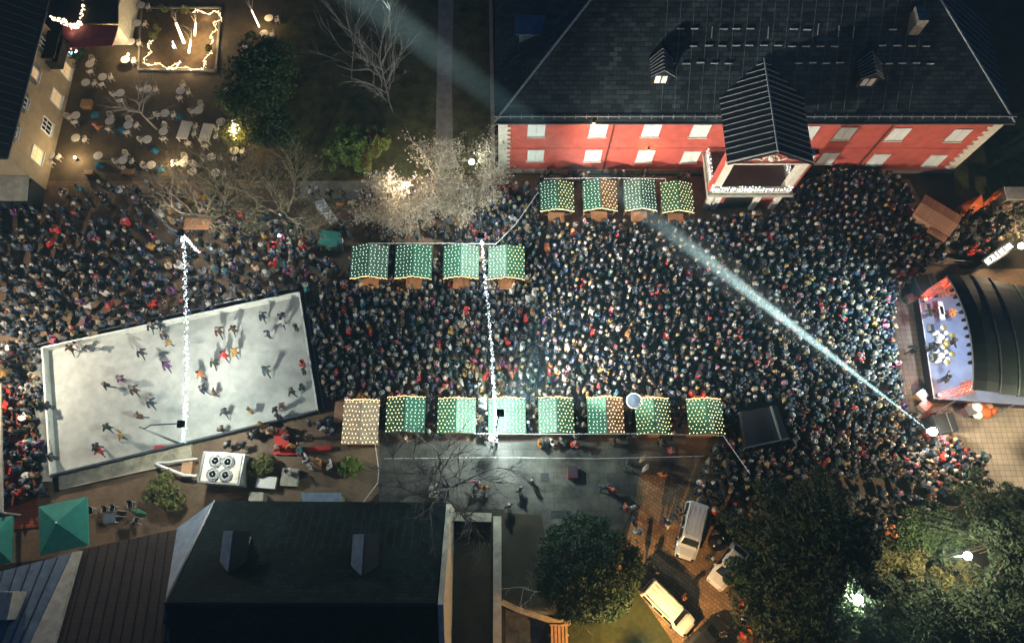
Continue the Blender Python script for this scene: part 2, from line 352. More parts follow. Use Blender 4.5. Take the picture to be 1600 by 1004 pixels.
def gable_dormer(px, v_front, u, wid, root, rf, zfun, sgn=1, wallmat='cream', lit=True, overh=.35):
    """gabled dormer on a slope that rises with +y (sgn 1) or -y (sgn -1)"""
    p = px
    zb = zfun(p.y); h = 1.5; hw = wid / 2; yF = p.y
    zt = zb + h; zr = zt + .75 * hw
    # where ridge and eaves meet the slope
    sl_ = abs(zfun(p.y + .5) - zfun(p.y - .5))
    yR = yF + sgn * (zr - zb) / sl_; yE = yF + sgn * h / sl_
    MBx = MB().add([(p.x - hw, yF, zb - .2), (p.x + hw, yF, zb - .2), (p.x + hw, yF, zt), (p.x, yF, zr), (p.x - hw, yF, zt), (p.x - hw, yE, zt), (p.x + hw, yE, zt)],
                   [(0, 1, 2, 3, 4), (1, 6, 2), (0, 4, 5)])
    dm = MBx.build('dormer', MT[wallmat], root, True); dm.parent = rf
    yo = yF - sgn * overh; ho = hw + .25; ze = zt - .12
    pl = [(p.x - ho, yo, ze), (p.x, yo, zr + .06), (p.x, yR, zr + .06), (p.x - ho, yE, ze)]
    pr = [(p.x, yo, zr + .06), (p.x + ho, yo, ze), (p.x + ho, yE, ze), (p.x, yR, zr + .06)]
    if sgn > 0: pl, pr = pl[::-1], pr[::-1]
    return dm, pl, pr, (yF, zb, zt, zr)
for u, v in ((1030, 132), (1350, 136)):
    p = on_roof(u, v)
    dm, pl, pr, (yF, zb, zt, zr) = gable_dormer(p, v, u, 1.7, pal, roof, roof_z, 1, 'seam')
    m2 = MB().slab(pl, -.08).slab(pr, -.08)
    o = m2.build('dormer_roof', MT['seam'], pal, True); o.parent = roof
    sm = MB()
    for q in range(7):
        t = q / 6.5
        for sgx, pp in ((-1, pl), (1, pr)):
            a_ = Vector((p.x, yF - .3 + t * 2.6, zr + .17)); b_ = Vector((p.x + sgx * 1.08, yF - .3 + t * 2.0, zt - .02)); sm.beam(a_, b_, .03, .05)
    o = sm.build('dormer_seam', MT['seam_light'], pal, True); o.parent = roof
    for dx in (-.3, .3):
        o = MB().box(p.x + dx, yF - .04, zb + .75, .46, .06, .95).build('dormer_window', EM('dormer_glow', (1, .85, .6), .5) if u < 1100 and dx < 0 else MT['white'], pal, True); o.parent = roof
p = on_roof(1427, 40)
o = MB().box(p.x, p.y, p.z + .6, .9, 1.6, 1.8).build('chimney', MT['stone'], pal, True); o.parent = roof
# side dormer on the left hip
p = P(827, 45, 12.2); o = MB().slab([(p.x - 1.3, p.y - .6, 12.1), (p.x + 1.2, p.y - .6, 12.1), (p.x + 1.9, p.y + 1.3, 12.5), (p.x - 1.3, p.y + 1.3, 12.5)], .1).box(p.x + .3, p.y + .2, 11.2, 2.4, 1.3, 1.6).build('side_dormer', MT['blue_roof'], pal, True); o.parent = roof
# portico
gx0, gx1, gy = 21.1, 28.2, 35.7
MB().prism([(gx0 + .35, gy + .2), (gx1 - .35, gy + .2), (gx1 - .35, PY0 - .06), (gx0 + .35, PY0 - .06)], 0, 3.45).build('porch_wall', MT['red_wall'], pal, True)
for x in (gx0 + .15, gx0 + .95, gx0 + 4.9, gx1 - .15):
    MB().box(x, gy + .1, 1.72, .55, .4, 3.44).build('pilaster', MT['cream'], pal, True)
d = MB()
for i in range(5): d.box(gx0 + 2.0 + i * .55, gy + .13, 1.5, .48, .1, 2.9)
d.build('porch_door', MT['dark'], pal, True)
bal = MB().box((gx0 + gx1) / 2, (35.1 + PY0) / 2 - .04, 3.68, 8.4, PY0 - 35.1 - .1, .4).build('balcony', MT['concrete'], pal, True)
child(MB().box((gx0 + gx1) / 2 + .1, 37.7, 3.92, 7.0, 4.2, .05), 'balcony_floor', BR('balcony_tile', (.15, .10, .085), (.12, .085, .075), (.05, .04, .035), 2, .5), bal)
mb = MB(); lg = MB(); rr = random.Random(7)
def rail(p, q, n):
    p, q = Vector(p), Vector(q)
    mb.beam(p + Vector((0, 0, .95)), q + Vector((0, 0, .95)), .2, .12); mb.beam(p + Vector((0, 0, .12)), q + Vector((0, 0, .12)), .22, .12)
    for i in range(n + 1):
        a = p.lerp(q, i / n); mb.lathe(a, [(.06, .15), (.09, .35), (.05, .6), (.07, .9)], 6)
    for i in range(n * 7):
        a = p.lerp(q, rr.random()); lg.octa(a + Vector((rr.uniform(-.12, .12), rr.uniform(-.16, .1), rr.uniform(.45, 1.08))), .05)
rail((20.9, 35.4, 3.88), (28.4, 35.4, 3.88), 26); rail((20.75, 35.5, 3.88), (20.75, 39.8, 3.88), 14); rail((28.45, 35.5, 3.88), (28.45, 39.8, 3.88), 14)
child(mb, 'balustrade', MT['cream'], bal); child(lg, 'string_lights', MT['led'], bal)['kind'] = 'stuff'
for x in (gx0 + .1, gx1 - .1):
    MB().box(x, gy + .15, 7.1, .7, .7, 6.4).build('column', MT['cream'], pal, True)
    MB().box(x + (-.52 if x < 24 else .52), gy + .2, 7.1, .34, .5, 6.4).build('column_strip', MT['red_wall'], pal, True)
zE, zR, yf = 10.4, 12.35, 34.5; px0, px1, pxm = 20.35, 28.1, 24.15
MB().prism([(px0 + .5, yf + .5), (px1 - .5, yf + .5), (px1 - .5, PY0 + 1.6), (px0 + .5, PY0 + 1.6)], 9.9, 10.3).build('entablature', MT['cream'], pal, True)
pe = MB().add([(px0 + .3, yf + .35, zE - .1), (px1 - .3, yf + .35, zE - .1), (pxm, yf + .35, zR - .12)], [(0, 1, 2)]).build('pediment', MT['red_wall'], pal, True)
mb = MB().beam((px0 - .1, yf + .22, zE - .08), (px1 + .1, yf + .22, zE - .08), .26, .2).beam((px0, yf + .2, zE + .02), (pxm, yf + .2, zR - .06), .12, .16).beam((px1, yf + .2, zE + .02), (pxm, yf + .2, zR - .06), .12, .16)
child(mb, 'pediment_moulding', MT['cream'], pe)
mb = MB()
for i in range(12):
    a = math.pi * i / 11; mb.ball((pxm + .75 * math.cos(a), yf + .3, zE + .25 + .75 * math.sin(a)), .12, 6, 4)
mb.ball((pxm, yf + .3, zE + .55), .32, 8, 5)
for s_ in (-1, 1): mb.tube([(pxm + s_ * .8, yf + .28, zE + .35), (pxm + s_ * 1.3, yf + .28, zE + .6), (pxm + s_ * 1.9, yf + .28, zE + .3)], [.12, .09, .05], 5)
child(mb, 'crest', MT['cream'], pe)
yv = EY + (zE - EZ) / PITCH; yr = EY + (zR - EZ) / PITCH
pr_ = MB().slab([(px0, yf, zE), (pxm, yf, zR), (pxm, yr + .15, zR), (px0, yv + .15, zE)], .14).slab([(pxm, yf, zR), (px1, yf, zE), (px1, yv + .15, zE), (pxm, yr + .15, zR)], .14).build('portico_roof', MT['seam'], pal, True)
mb = MB(); mb.beam((pxm, yf, zR + .1), (pxm, yr, zR + .1), .12, .12)
for i in range(16):
    y = yf + 1.0 + i * .6
    for sg, xe in ((-1, px0), (1, px1)):
        te = 1.0 if y < yv else max(0, (yr - y) / (yr - yv))
        if te > .05: mb.beam((pxm, y, zR + .04), (pxm + (xe - pxm) * te, y - .0, zR + (zE - zR) * te + .04), .045, .09)
child(mb, 'standing_seam', MT['seam_light'], pr_)
# wall lamps that wash the facade
for u, v, pw, col in ((928, 194, 120, (1, .62, .3)), (1014, 236, 110, (1, .6, .28))):
    p = on_y(u, v, PY0 - .5)
    wl = MB().box(p.x, PY0 - .3, p.z, .3, .22, .18).box(p.x, PY0 - .12, p.z, .08, .2, .08).build('wall_lamp', MT['pole'], pal, True)
    l = lamp('wall_lamp_light', 'POINT', (p.x, PY0 - .75, p.z - .2), pw, col, pal, .2)
# garden wall line left of the palace
t = thing('garden_wall', 'low pale wall running up the dark lawn left of the palace', 'wall', P(766, 130))
a, b = P(766, -30), P(771, 262)
MB().beam((a.x, a.y, .5), (b.x, b.y, .5), .3, 1.0).build('wall', MT['stone'], t, True); MB().beam((a.x, a.y, 1.04), (b.x, b.y, 1.04), .4, .08).build('coping', MT['concrete'], t, True)

# ------------------------------------------------------------------ cafe house, top left
ch = thing('cafe_house', 'plain plastered house with dark tiled roof beside the cafe courtyard', 'building', (-55, 46, 0))
hx, hy0, hy1, hz = -47.35, 37.9, 54.2, 7.0
MB().prism([(-66, hy0), (hx, hy0), (hx, hy1), (-66, hy1)], 0, hz).build('wall', MT['plaster'], ch, True)
rf = MB().add([(hx + .6, hy0 - .6, hz), (hx + .6, 66, hz), (hx - 9.5, 66, hz + 7), (hx - 9.5, hy0 - .6, hz + 7), (hx + .6, hy0 - .6, hz - .2), (hx + .6, 66, hz - .2), (hx - 9.5, 66, hz - .2), (hx - 9.5, hy0 - .6, hz - .2)],
              [(0, 1, 2, 3), (1, 0, 4, 5), (4, 7, 6, 5), (0, 3, 7, 4), (2, 1, 5, 6)]).build('roof', MT['tile_dark'], ch, True)
o = MB().box(-55.5, 62.5, 12.8, 3.4, 1.0, 1.6).build('chimney', MT['cream'], ch, True); o.parent = rf
mb = MB()
for i in range(30):
    mb.beam((hx + .5, hy0 + i * .9, hz + .12), (hx - 9, hy0 + i * .9, hz + 6.7), .05, .05)
o = mb.build('tile_ridge', M('tile_ridge', (.03, .045, .05), .5), ch, True); o.parent = rf
MB().beam((hx + .65, hy0 - .6, hz - .05), (hx + .65, hy1 + .5, hz - .05), .16, .14).build('gutter', MT['pole'], ch, True)
for i, (u, v) in enumerate(((102, 109), (87, 153), (72.5, 197), (57, 242), (65, 67), (53, 114), (35, 157), (19.4, 202))):
    p = on_x(u, v, hx); big = i < 4; ww, hh = (1.5, 1.5) if big else (1.1, 1.25)
    f = MB().box(hx + .03, p.y, p.z + hh / 2, .1, ww, .12).box(hx + .03, p.y, p.z - hh / 2, .1, ww, .12).box(hx + .03, p.y - ww / 2, p.z, .1, .12, hh).box(hx + .03, p.y + ww / 2, p.z, .1, .12, hh)
    for k in ((-.17, .17) if big else (0,)): f.box(hx + .035, p.y + k * ww, p.z, .08, .07, hh)
    f.box(hx + .035, p.y, p.z + .1, .08, ww, .06).box(hx + .12, p.y, p.z - hh / 2 - .1, .26, ww + .2, .06)
    fo = f.build('window', MT['white'], ch, True)
    o = MB().box(hx + .01, p.y, p.z, .04, ww, hh).build('pane', MT['window_lit'] if i in (0, 1, 3, 5) else MT['glass'], ch, True); o.parent = fo
    if not big:
        for s_ in (-1, 1):
            o = MB().box(hx + .05, p.y + s_ * (ww / 2 + .3), p.z, .07, .5, hh).build('shutter', MT['pole'], ch, True); o.parent = fo
p = on_x(80, 82, hx)
bb = MB().box(hx + .65, p.y, p.z - .5, 1.3, 3.4, .15)
for s_ in (-1, 1): bb.box(hx + .65, p.y + s_ * 1.65, p.z, 1.3, .1, 1.1)
for k in range(12): bb.box(hx + 1.27, p.y - 1.6 + k * .29, p.z, .06, .16, 1.1)
bb.box(hx + .65, p.y, p.z + 1.2, 1.4, 3.5, .1).build('bay_balcony', MT['dark'], ch, True)
MB().slab([(-66, hy0 - .05, 3.0), (-66, hy0 - 2.6, 2.5), (hx + .1, hy0 - 2.6, 2.5), (hx + .1, hy0 - .05, 3.0)], .1).build('veranda_roof', MT['concrete'], ch, True)
MB().prism([(-66, hy0 - .1), (-66, hy0 - 2.4), (hx, hy0 - 2.4), (hx, hy0 - .1)], 0, 2.4).build('veranda', MT['glass'], ch, True)
# annex with the icicle lights
an = thing('cafe_annex', 'small annex with maroon roof and white icicle lights along its eaves', 'building', (-44, 57, 0))
MB().prism([(hx + .05, 56.5), (-41.6, 56.5), (-41.6, 68), (hx + .05, 68)], 0, 3.6).build('wall', MT['cream'], an, True)
rf2 = MB().slab([(hx + .05, 56.2, 3.75), (-41.2, 56.2, 3.75), (-42.8, 68, 4.6), (hx + .05, 68, 4.6)], .15).build('roof', MT['brown_roof'], an, True)
MB().slab([(hx + .05, 53.6, 2.9), (-42.0, 54.2, 2.6), (-41.4, 56.3, 3.3), (hx + .05, 56.4, 3.5)], .12).build('awning', M('maroon', (.14, .03, .04), .7, .3, 2), an, True)
rr = random.Random(3); mb = MB()
path = [P(76, 26, 4), P(98, 32, 4), P(115, 41, 4), P(124, 34, 4), P(130, 15, 4), P(134, -12, 4)]
for i in range(len(path) - 1):
    for k in range(44):
        q = path[i].lerp(path[i + 1], rr.random()); mb.octa((q.x + rr.uniform(-.2, .2), q.y + rr.uniform(-.2, .2), q.z + rr.uniform(-.5, .1)), .07)
o = mb.build('icicle_lights', MT['led_warm'], an, True); o['kind'] = 'stuff'; lamp('annex_glow', 'POINT', P(146, 22, 3.2), 220, (1, .78, .5), an, .3); lamp('annex_glow', 'POINT', P(112, 52, 3.2), 60, (1, .8, .6), an, .3)
for u, v in ((150, 28), (158, 42)):
    q = P(u, v, 0); MB().tube([(q.x, q.y, 0), (q.x, q.y, 3.0)], .07, 6).build('post', MT['white'], an, True)

# ------------------------------------------------------------------ dark roofed hall, bottom
bh = thing('dark_hall', 'big hall with black slate hip roof at the lower edge', 'building', (-14, -2, 0))
hE, hR = 4.5, 10.5
A_ = Vector((-23.8, 5.9, hE)); B_ = Vector((-4.45, 5.75, hE)); R1 = Vector((-24.1, -1.9, hR)); R2 = Vector((-4.45, -1.95, hR)); C_ = Vector((-26.6, 3.7, hE))
D_ = Vector((-24.4, -9.7, hE)); F_ = Vector((-4.45, -9.7, hE))
MB().prism([(-23.5, 5.4), (-4.6, 5.3), (-4.6, -9.4), (-26.2, -9.4), (-26.2, 3.6)], 0, hE - .2).build('wall', MT['stone'], bh, True)
hr_ = MB().slab([A_, R1, R2, B_], .18).slab([R1, D_, F_, R2], .18).build('roof', MT['slate_dark'], bh, True)
o = MB().slab([C_, Vector((-26.9, -9.0, hE)), D_, R1, A_][0:1] + [Vector((-26.7, -4, hE)), R1, A_], .16).build('hip_slope', MT['blue_roof'], bh, True); o.parent = hr_  # paler blue here paints the light falling on the hip facet
mb = MB().beam(R1, R2, .22, .16).beam(A_, R1, .16, .12)
o = mb.build('ridge_cap', MT['seam'], bh, True); o.parent = hr_
def hall_z(y): return hE + (5.85 - y) * (hR - hE) / 7.75
mb = MB()
for k in range(26):
    x = -23 + k * .7; mb.beam((x, 5.2, hall_z(5.2) + .004), (x, 2.0, hall_z(2.0) + .004), .02, .012)
o = mb.build('slate_seam', M('hall_seam', (.022, .033, .034), .5), bh, True); o.parent = hr_
for u, v in ((379, 838), (577, 843)):
    z = solve(lambda z: z - hall_z(P(u, v, z).y), 0, 30); p = P(u, v, z)
    dm, pl, pr, (yF, zb, zt, zr) = gable_dormer(p, v, u, 1.5, bh, hr_, hall_z, -1, 'stone')
    o = MB().slab(pl, .07).build('dormer_roof', MT['blue_roof'], bh, True); o.parent = hr_  # dormer slopes coloured pale left, black right: lit and shaded sides painted in
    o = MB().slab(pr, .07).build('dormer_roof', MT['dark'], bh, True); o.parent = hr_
gw = MB().add([(-4.4, 5.6, 0), (-4.4, 5.6, hE + .25), (-4.4, -1.95, hR + .3), (-4.4, -9.7, hE + .25), (-4.4, -9.7, 0), (-4.0, 5.6, 0), (-4.0, 5.6, hE + .25), (-4.0, -1.95, hR + .3), (-4.0, -9.7, hE + .25), (-4.0, -9.7, 0)],
              [(4, 3, 2, 1, 0), (5, 6, 7, 8, 9), (0, 1, 6, 5), (1, 2, 7, 6), (2, 3, 8, 7), (3, 4, 9, 8)])
gw.build('gable_wall', MT['concrete'], bh, True)
# row houses bottom left
def lean_house(name, label, pn, ps, mat, seams, zl, zh):
    a, b = P(*pn[0], zl), P(*pn[1], zl); c, d = P(*ps[0], zh), P(*ps[1], zh)
    t = thing(name, label, 'building', ((a.x + c.x) / 2, (a.y + c.y) / 2, 0))
    r = MB().slab([a, c, d, b], .15).build('roof', mat, t, True)
    MB().prism([(a.x, a.y - .4), (b.x, b.y - .4), (d.x, d.y), (c.x, c.y)], 0, zl - .25).build('wall', MT['stone'], t, True)
    mb = MB()
    for i in range(1, seams):
        k = i / seams; mb.beam(a.lerp(b, k) + Vector((0, 0, .03)), c.lerp(d, k) + Vector((0, 0, .03)), .05, .06)
    o = mb.build('roof_seam', MT['seam'], t, True); o.parent = r
    return t, r, (a, b, c, d)
lean_house('brown_roofed_house', 'house with dark brown metal roof beside the black slate hall', ((124, 858), (278, 826)), ((78, 1030), (256, 1004)), MT['brown_roof'], 10, 4.2, 7.0)
t, r, _ = lean_house('blue_roofed_house', 'house with slate blue metal roof in the bottom left corner', ((-60, 908), (112, 863)), ((-80, 1040), (34, 1030)), MT['blue_roof'], 8, 4.4, 7.2)
q = P(14, 945, 6.2); o = MB().box(q.x, q.y, q.z, 1.3, 2.0, 1.8).build('chimney', MT['concrete'], t, True); o.parent = r
a, b, c, d = P(113, 862, 4.6), P(126, 860, 4.6), P(30, 1040, 7.4), P(76, 1036, 7.4)
t = thing('party_wall', 'pale coped party wall between the blue roof and the brown roof', 'wall', (a.x, a.y, 0))
MB().add([a, b, d, c] + [(p.x, p.y, 0) for p in (a, b, d, c)], [(0, 3, 2, 1), (0, 1, 5, 4), (1, 2, 6, 5), (2, 3, 7, 6), (3, 0, 4, 7)]).build('wall', MT['concrete'], t, True)
# passage walls right of the hall
t = thing('boundary_wall', 'grey garden wall between the dark passage and the grass slope', 'wall', P(776, 900))
a, b = P(777, 806, 1.8), P(777, 1030, 1.8); MB().beam((a.x, a.y, .9), (b.x, b.y, .9), .62, 1.8).build('wall', MT['stone'], t, True)
MB().beam((a.x, a.y, 1.84), (b.x, b.y, 1.84), .7, .08).build('coping', MT['concrete'], t, True)
t = thing('passage_gate', 'low stone gateway at the north end of the dark passage', 'gate', P(742, 806))
a, b = P(707, 806, 1.2), P(768, 808, 1.2); MB().beam((a.x, a.y, .6), (b.x, b.y, .6), .6, 1.2).build('wall', MT['stone'], t, True); MB().beam((a.x, a.y, 1.25), (b.x, b.y, 1.25), .75, .1).build('coping', MT['concrete'], t, True)
t = thing('curved_wall', 'warm lit curved retaining wall below the round evergreen', 'wall', P(830, 955))
pts = [P(784, 940, .8), P(810, 952, .8), P(840, 962, .8), P(872, 972, .8), P(892, 972, .8)]
mb = MB()
for i in range(4): mb.beam((pts[i].x, pts[i].y, .4), (pts[i + 1].x, pts[i + 1].y, .4), .45, .8)
mb.build('wall', M('warm_stone', (.36, .26, .14), .9, .3, 2), t, True)
t = thing('wooden_gate', 'pale slatted wooden gate at the lower edge beside the lawn', 'gate', P(874, 990))
mb = MB(); c0 = P(874, 992, 1.0)
for i in range(5): mb.box(c0.x - .6 + i * .3, c0.y, c0.z, .2, 1.7, .06)
mb.build('slats', MT['wood_light'], t, True)
mb = MB().box(c0.x, c0.y + .8, c0.z + .06, 1.6, .12, .08).box(c0.x, c0.y - .7, c0.z + .06, 1.6, .12, .08).box(c0.x - .75, c0.y, .5, .12, .12, 1.0).box(c0.x + .75, c0.y, .5, .12, .12, 1.0)
mb.build('frame', MT['wood_light'], t, True)
# small grey lean-to roof and annex bits north of the hall
t = thing('grey_lean_to', 'small grey metal hipped roof against the north eave of the black hall', 'shed', P(502, 776))
a, b, c, d = P(470, 769, 2.6), P(533, 769, 2.6), P(530, 786, 3.2), P(473, 786, 3.2)
MB().slab([a, d, c, b], .1).build('roof', MT['blue_roof'], t, True); MB().prism([(a.x + .2, a.y - .2), (b.x - .2, b.y - .2), (c.x - .2, c.y), (d.x + .2, d.y)], 0, 2.45).build('wall', MT['stone'], t, True)

# ------------------------------------------------------------------ ice rink
TL, TR, BRc, BL = P(66, 543, 1.05), P(467, 457, 1.05), P(496, 641, 1.05), P(79, 742, 1.05)
for q in (TL, TR, BRc, BL): q.z = 0
rk = thing('ice_rink', 'open air ice rink with white boards, tilted in the left of the square', 'ice rink', tuple((TL + TR + BRc + BL) / 4))
MB().prism([(q.x, q.y) for q in (TL, BL, BRc, TR)], .02, .12).build('ice', MT['ice'], rk, True)
for a, b, m, om in ((TL, TR, 'board', 'board_dark'), (TL, BL, 'board', 'tarp'), (BL, BRc, 'board', 'board_dark'), (TR, BRc, 'board', 'tarp')):
    d = (b - a).normalized(); nrm = Vector((d.y, -d.x, 0))
    mid = (TL + TR + BRc + BL) / 4
    if (mid - a).dot(nrm) < 0: nrm = -nrm
    up = lambda z: Vector((0, 0, z))
    bo = MB().beam(a + up(.56), b + up(.56), .08, 1.0).build('board', MT[m], rk, True)
    n = int((b - a).length / 2)
    mb = MB()
    for i in range(n + 1):
        p = a.lerp(b, i / n) - nrm * .1; mb.box(p.x, p.y, .55, .07, .07, 1.1)
    o = mb.build('board_post', MT[om], rk, True); o.parent = bo; o['kind'] = 'stuff'
    o = MB().beam(a + up(1.09), b + up(1.09), .16, .06).build('top_rail', MT['board_dark' if om == 'board_dark' and a is not TL else 'white'], rk, True); o.parent = bo
    o = MB().beam(a - nrm * .06 + up(.5), b - nrm * .06 + up(.5), .03, .9).build('banner', MT[om], rk, True); o.parent = bo
# dark tarpaulin skirting and fence round the rink
t = thing('tarp_cover', 'grey tarpaulin strip along the west side of the rink', 'tarpaulin', P(58, 650))
pts = [P(60, 545, .9), P(62, 600, .9), P(66, 650, .9), P(70, 700, .9), P(72, 752, .9)]
mb = MB(); rr = random.Random(8); vs = []
for i in range(41):
    k = i / 40 * 4; j = min(3, int(k)); p = pts[j].lerp(pts[j + 1], k - j)
    for q in range(5): vs.append((p.x - .75 + q * .32 + rr.uniform(-.05, .05), p.y, .75 + .25 * math.sin(q / 4 * math.pi) + (.22 if i % 7 == 0 else 0) + rr.uniform(-.05, .05)))
mb.add(vs, [(i * 5 + j, i * 5 + j + 1, (i + 1) * 5 + j + 1, (i + 1) * 5 + j) for i in range(40) for j in range(4)])
mb.build('cover', MT['tarp'], t, True, smooth=True)
t = thing('crowd_barrier', 'dark netted barrier along the north side of the rink', 'barrier', P(300, 485))
a, b = P(30, 545, 1.0), P(466, 448, 1.0)
mb = MB(); mb.beam((a.x, a.y, .55), (b.x, b.y, .55), .05, .9); mb.build('panel', MT['black_tarp'], t, True)
MB().beam((a.x, a.y, 1.1), (b.x, b.y, 1.1), .06, .06).build('rail', MT['steel'], t, True)
t = thing('rink_fence', 'dark barrier along the east end of the rink beside the crowd', 'barrier', P(486, 550))
a, b = P(474, 455, 1.0), P(504, 636, 1.0); MB().beam((a.x, a.y, .35), (b.x, b.y, .35), .05, .6).build('panel', MT['tarp'], t, True)
MB().beam((a.x, a.y, .68), (b.x, b.y, .68), .06, .06).build('rail', MT['steel'], t, True)
t = thing('ledge', 'stained concrete ledge along the south side of the rink', 'wall', P(200, 735))
a, b = P(92, 752, .3), P(300, 706, .3); MB().beam((a.x, a.y, .17), (b.x, b.y, .17), 1.5, .34).build('ledge', M('ledge_stone', (.40, .36, .26), .9, .45, 1.2, .3), t, True)

# ------------------------------------------------------------------ market stalls
BULB = {'w': 'bulb_warm', 'g': 'bulb_gold', 'c': 'bulb_white'}
def stall(box, label, group, front, colL, colR, matL, matR, kind='hut', ridge=.62, seed=0, zc=2.5):
    x0, y1 = P2(box[0], box[1], zc); x1, y0 = P2(box[2], box[3], zc)
    wd, dp = x1 - x0, y1 - y0; cx, cy = (x0 + x1) / 2, (y0 + y1) / 2
    rz = 0 if front == 's' else math.pi
    if rz: colL, colR, matL, matR = colR, colL, matR, matL
    t = thing('market_stall', label, 'market stall', (cx, cy, 0), rz, group)
    hw, hd = wd / 2, dp / 2; rr = random.Random(seed); iw = hw - .22; idp = hd - .2
    ze, zr = 2.25, 2.25 + ridge
    w = MB().box(0, idp, 1.1, iw * 2, .06, 2.2); w.build('back_wall', MT['stall_wood'], t)
    for s_ in (-1, 1): MB().box(s_ * iw, .05, 1.1, .06, idp * 2 - .16, 2.2).build('side_wall', MT['stall_wood'], t)
    MB().box(0, -idp + .05, .5, iw * 2 - .1, .06, 1.0).build('front_panel', MT['stall_wood'], t)
    for s_ in (-1, 1): MB().box(s_ * (iw + .01), -idp - .02, 1.12, .1, .1, 2.24).build('post', MT['wood'], t)
    MB().box(0, -hd - .12, 1.04, min(1.65, wd * .5), 1.15, .07).build('counter', MT['counter'], t)
    MB().box(0, idp - .45, .95, iw * 1.7, .5, .06).build('shelf', MT['wood_light'], t)
    # goods on the shelf line
    # roof: two slopes with a slightly wavy canvas
    nx, ny = 7, 8
    for s_, mk, ck in ((-1, matL, colL), (1, matR, colR)):
        vs = []
        for j in range(ny + 1):
            for i in range(nx + 1):
                k = i / nx; x = s_ * hw * k; y = -hd + 2 * hd * j / ny
                vs.append((x, y, zr - ridge * k - .05 * math.sin(k * math.pi) + rr.uniform(-.015, .015)))
        fs = [(j * (nx + 1) + i, j * (nx + 1) + i + 1, (j + 1) * (nx + 1) + i + 1, (j + 1) * (nx + 1) + i) for j in range(ny) for i in range(nx)]
        if s_ < 0: fs = [f[::-1] for f in fs]
        rf = MB().add(vs, fs).build('roof_slope', MT[mk], t)
        sm = rf.modifiers.new('thick', 'SOLIDIFY'); sm.thickness = .03; sm.offset = -1
        if ck is None: continue
        lb = MB(); n1, n2 = 5, 10; ph = rr.uniform(0, .5); sk = rr.uniform(-.25, .25)
        for j in range(n2):
            y = -hd + .14 + (2 * hd - .28) * j / (n2 - 1)
            prev = None
            for i in range(n1):
                k = (i + .5 + (.5 if j % 2 else 0) * (1 if ck != 'c' else .4)) / n1 * .97
                x = s_ * hw * k; yy = y + sk * (k - .5) * .5 + rr.uniform(-.06, .06)
                z = zr - ridge * k + .05
                lb.octa((x + rr.uniform(-.03, .03), yy, z), .044)
                if prev: lb.beam(prev, (x, yy, z - .035), .012, mi=1)
                prev = (x, yy, z - .035)
        o = lb.build('light_net', [MT[BULB[ck]], MT['green']], t); o['kind'] = 'stuff'
    # valance with bulbs over the counter
    va = MB(); hb = MB(); n = 12
    for i in range(n):
        k0, k1 = -1 + 2 * i / n, -1 + 2 * (i + 1) / n; z0, z1 = zr - ridge * abs(k0), zr - ridge * abs(k1)
        va.add([(hw * k0, -hd - .02, z0 - .02), (hw * k1, -hd - .02, z1 - .02), (hw * k1, -hd - .02, z1 - .26), (hw * (k0 + k1) / 2, -hd - .02, (z0 + z1) / 2 - .34), (hw * k0, -hd - .02, z0 - .26)], [(0, 1, 2, 3, 4)])
    va.build('valance', MT[matL], t)
    for i in range(26):
        k = -1 + 2 * (i + .5) / 26; hb.octa((hw * k, -hd - .1 + rr.uniform(-.05, .05), zr - ridge * abs(k) - .03 + rr.uniform(-.06, .02)), .052)
    o = hb.build('eave_bulbs', MT['bulb_hot'], t); o['kind'] = 'stuff'
    for dx in (-.55, .55):
        l = lamp('stall_light', 'POINT', (0, 0, 0), 15, (1, .62, .3), None, .1); l.parent = t; l.location = (dx, -hd - .28, 1.95)
    l = lamp('stall_light', 'POINT', (0, 0, 0), 14, (1, .65, .3), None, .1); l.parent = t; l.location = (0, hd + .45, 1.9)
    return t, (cx, cy, hw, hd, rz)
STALLS = []
G1 = 'green market stalls along the palace front'; G2 = 'green market stalls along the middle of the square'; G3 = 'market stalls along the south edge of the crowd'
